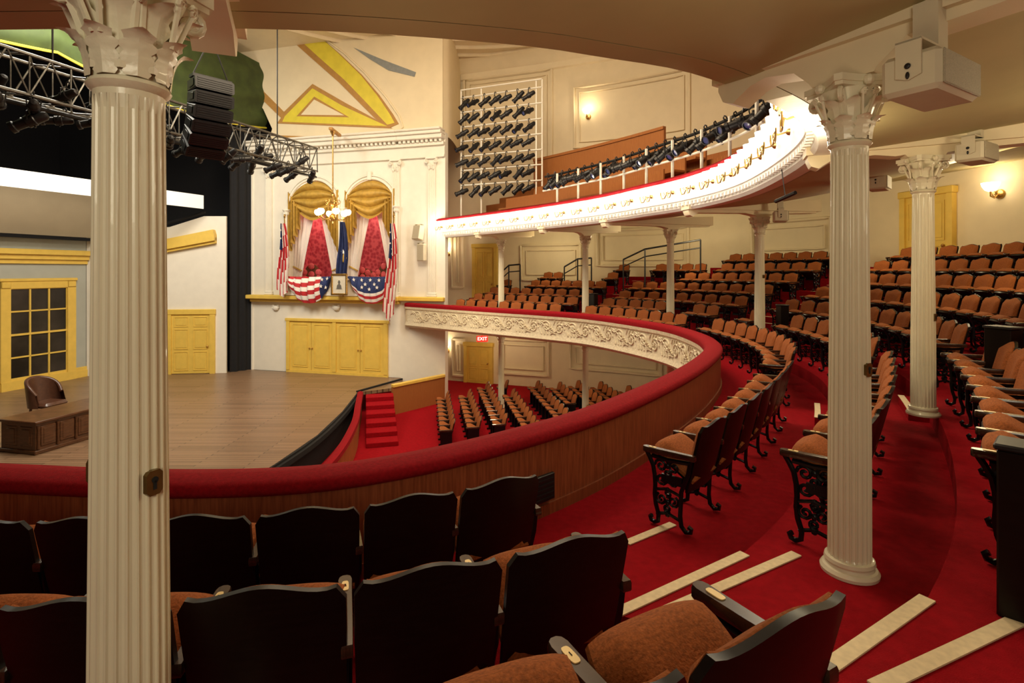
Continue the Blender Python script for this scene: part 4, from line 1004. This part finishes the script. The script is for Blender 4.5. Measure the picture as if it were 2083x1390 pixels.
def frame(px0,py0,px1,py1,nm):
    v=wall_vp(px0,px1); a=v.uz(px0,py0); b=v.uz(px1,py1); z1=a[1]; z0=b[1]
    mb=MB(); n=14
    def wp(px,z): P,_=wallhit(px); Q=P*(1-.06/P.length); return (Q.x,Q.y,z)
    for ins,r in ((0,.07),(.25,.035)):
        dx=ins*F/v.p.y
        X=[px0+dx+(px1-px0-2*dx)*i/n for i in range(n+1)]
        mb.tube([wp(x,z1-ins) for x in X]+[wp(x,z0+ins) for x in reversed(X)],r,5,closed=True)
    struct(mb.build(nm,cream))
for k,f in enumerate([(945,165,1122,330),(1168,180,1402,275),(918,455,942,585),(1060,500,1180,570),(920,690,945,765),(1015,690,1115,765),(1160,695,1345,765),(1215,470,1400,540),(1530,455,1690,520)]): frame(*f,'trim_wall_panel_%d'%(k+1))
def wdoor(px0,px1,py0,py1,z0,nd):
    v=wall_vp(px0,px1); a=v.uz(px0,py0); b=v.uz(px1,py0); x0,x1=sorted((a[0],b[0])); z1=(a[1]+b[1])/2
    M_=v.M@Matrix.Translation((0,-.08,0)); g=.16
    mb=MB(); panel_door(mb,x0+g,x1-g,z0,z1-g,[(.08,.4),(.48,.92)],2,-.04); d=struct(mb.build('door_%d'%nd,yellow,M=M_))
    mb=MB(); mb.box(x0,-.1,z0,x0+g,.1,z1); mb.box(x1-g,-.1,z0,x1,.1,z1); mb.box(x0-.04,-.13,z1-g,x1+.04,.1,z1+.04,.02); mb.build('door_casing',yellow,d,M=M_)
    mb=MB(); mb.ellip((x1-g-.1,-.08,z0+1.0),(.045,.045,.045),8,6); mb.build('door_knob',brass,d,M=M_)
wdoor(963,1013,498,592,-1.68,dn); wdoor(946,1004,698,805,ZO,dn+1); wdoor(1838,1946,388,545,-.3,dn+2)
P=at(981,690,22.8); t=empty('exit_sign',(P.x,P.y,P.z-.12),.1,'red lit exit sign hanging below the mezzanine','sign'); m_=RM[t.name]
mb=MB(); mb.box(-.24,-.03,0,.24,.03,.26,.01); mb.tube([(0,0,.26),(0,0,-2.5-(P.z-.12))],.015,5); mb.build('housing',exitm,t,M=m_)
text_mesh('EXIT',.2,m_@TR((0,-.034,.13),0,PI/2),exitw,'lettering',t,.003)
def speaker(loc,rz,s,label,rx=0,up=.3):
    t=empty('wall_speaker',loc,rz,label,'loudspeaker','ivory box loudspeakers'); m_=RM[t.name]@Matrix.Rotation(rx,4,'X')
    w,d,h=s; mb=MB(); mb.box(-w/2,-d/2,-h/2,w/2,d/2,h/2,.025); mb.build('cabinet',speakerw,t,M=m_)
    mb=MB(); mb.box(-w/2+.02,-d/2-.012,-h/2+.02,w/2-.02,-d/2+.002,h/2-.02,.01); mb.build('grille',grillew,t,M=m_)
    mb=MB(); i=mb.mark(); P=[(-.06,-h*.1),(0,-h*.2),(.06,-h*.1),(.06,h/2+.06),(-.06,h/2+.06)]; 
    mb.prismz([(x,z) for x,z in P],0,.012); mb.xf(i,Matrix.Translation((-w/2-.014,0,0))@Matrix(((0,0,1,0),(1,0,0,0),(0,1,0,0),(0,0,0,1))))
    mb.box(-w/2-.014,-.06,h/2+.05,w/2,.06,h/2+.062); mb.box(-.06,-.06,h/2+.05,.06,.06,h/2+up); mb.build('bracket',speakerw,t,M=m_)
    mb=MB(); mb.ellip((-w/2-.02,0,.03),(.008,.016,.016),8,5); mb.ellip((-w/2-.02,0,-.02),(.008,.01,.02),8,5); mb.build('bolt',blackm,t,M=m_)
speaker((2.32,3.0,1.05),.55,(.50,.28,.22),'ivory loudspeaker mounted beside the right foreground column top',0,.32)
speaker((5.15,6.0,1.3),.55,(.42,.26,.22),'ivory loudspeaker beside the second right column top',0,.3)
speaker((6.3,9.3,1.5),.8,(.42,.3,.25),'ivory loudspeaker hanging from the soffit behind the columns',0,.3)
speaker((6.25,12.6,1.25),1.2,(.4,.3,.25),'small ivory loudspeaker by the centre right column top',0,.3)
for k,(px,py) in enumerate(((851,474),(858,514))):
    u,z=RT.uz(px,py,-.25); speaker(RT.W(u,-.25,z),math.atan2(RT.d.y,RT.d.x)-.3,(.42,.3,.62) if k==0 else (.4,.2,.72),['upper ivory loudspeaker on the wall right of the flags','lower ivory loudspeaker on the wall right of the flags'][k],-.2 if k==0 else 0,.02)
mb=MB(); a=at(1578,410,8.0);b=at(1618,392,7.6); mb.tube([a,b],.03,6); mb.tube([at(1590,345,8.0),(a+b)/2],.008,4); tag(mb.build('hanging_microphone',blackm),'black hanging microphone bar below the balcony front','microphone')
# ================================================================ LIGHTS
def area(p,tgt,size,w,col=(1,.82,.58),nm='house_fill_light'):
    l=bpy.data.lights.new(nm,'AREA'); l.energy=w; l.color=col; l.size=size; o=bpy.data.objects.new(nm,l); C.objects.link(o); o.location=p
    o.rotation_euler=(Vector(tgt)-Vector(p)).to_track_quat('-Z','Y').to_euler(); return o
area((-2,13,9.8),(-2,14,-5),6,1150,(1,.81,.56))
area((-4,12,8.5),(-8,24.5,0),3,380)  # unseen fill lamp added to brighten the stage box
area((-1,10,8),(2,25,6),3,500,(1,.80,.54))  # unseen fill lamp added to lift the far wall
area((-12,15,8.5),(-15,20,-4.7),3,900,(1,.93,.78),'stage_light_wash')
area((-12,16,5),(-17,24,-1),2,330,(1,.93,.8),'stage_light_wash')
area((-.3,-2.4,1.15),(.3,4,-.3),1.4,65,(1,.9,.66),'rear_fill_light')  # unseen soft fill added behind the camera to lighten the left column
for p,w in (((8.0,9.5,1.5),105),((9.0,14.5,1.8),115),((6,20,1.3),115),((1.5,23.4,1.1),85),((2.9,5.4,1.1),50),((5.5,4.0,1.1),62),((10.3,8,2.0),40),((1.2,2.3,.5),9),((3.7,2.6,.6),14),((-.7,2.9,.5),5)):  # unseen fill points added under the soffit; last three brighten it from below
    plight(p,w,(1,.82,.50),.25,'soffit_fill_light')
for p,w in (((2,21,-2.9),65),((-1,24.5,-3),55),((5.5,18,-2.9),50),((-2.5,19,-1),70)):  # unseen fill points added to brighten the orchestra level
    plight(p,w,(1,.79,.5),.25,'lower_fill_light')
plight((P1.x,P1.y-.5,P1.z+.1),70,r=.3)
plight(BX.W(BW*.3,1.2,zs+.3),95,(1,.85,.65),.2); plight(BX.W(BW*.75,1.2,zs+.3),95,(1,.85,.65),.2)  # two unseen fill points added to brighten the box interior
w=bpy.data.worlds.new('World'); S.world=w; w.use_nodes=True; bg=w.node_tree.nodes['Background']; bg.inputs[0].default_value=(1,.78,.45,1); bg.inputs[1].default_value=.06
S.view_settings.view_transform='Standard'
try: S.view_settings.look='None'
except Exception: pass
cam=bpy.data.cameras.new('Camera'); cam.sensor_width=36; cam.lens=F/2083*36; cam.shift_y=-(695-HY)/2083; cam.clip_start=.05; cam.clip_end=200
co=bpy.data.objects.new('Camera',cam); C.objects.link(co); co.location=(0,0,0); co.rotation_euler=(PI/2,0,0); S.camera=co
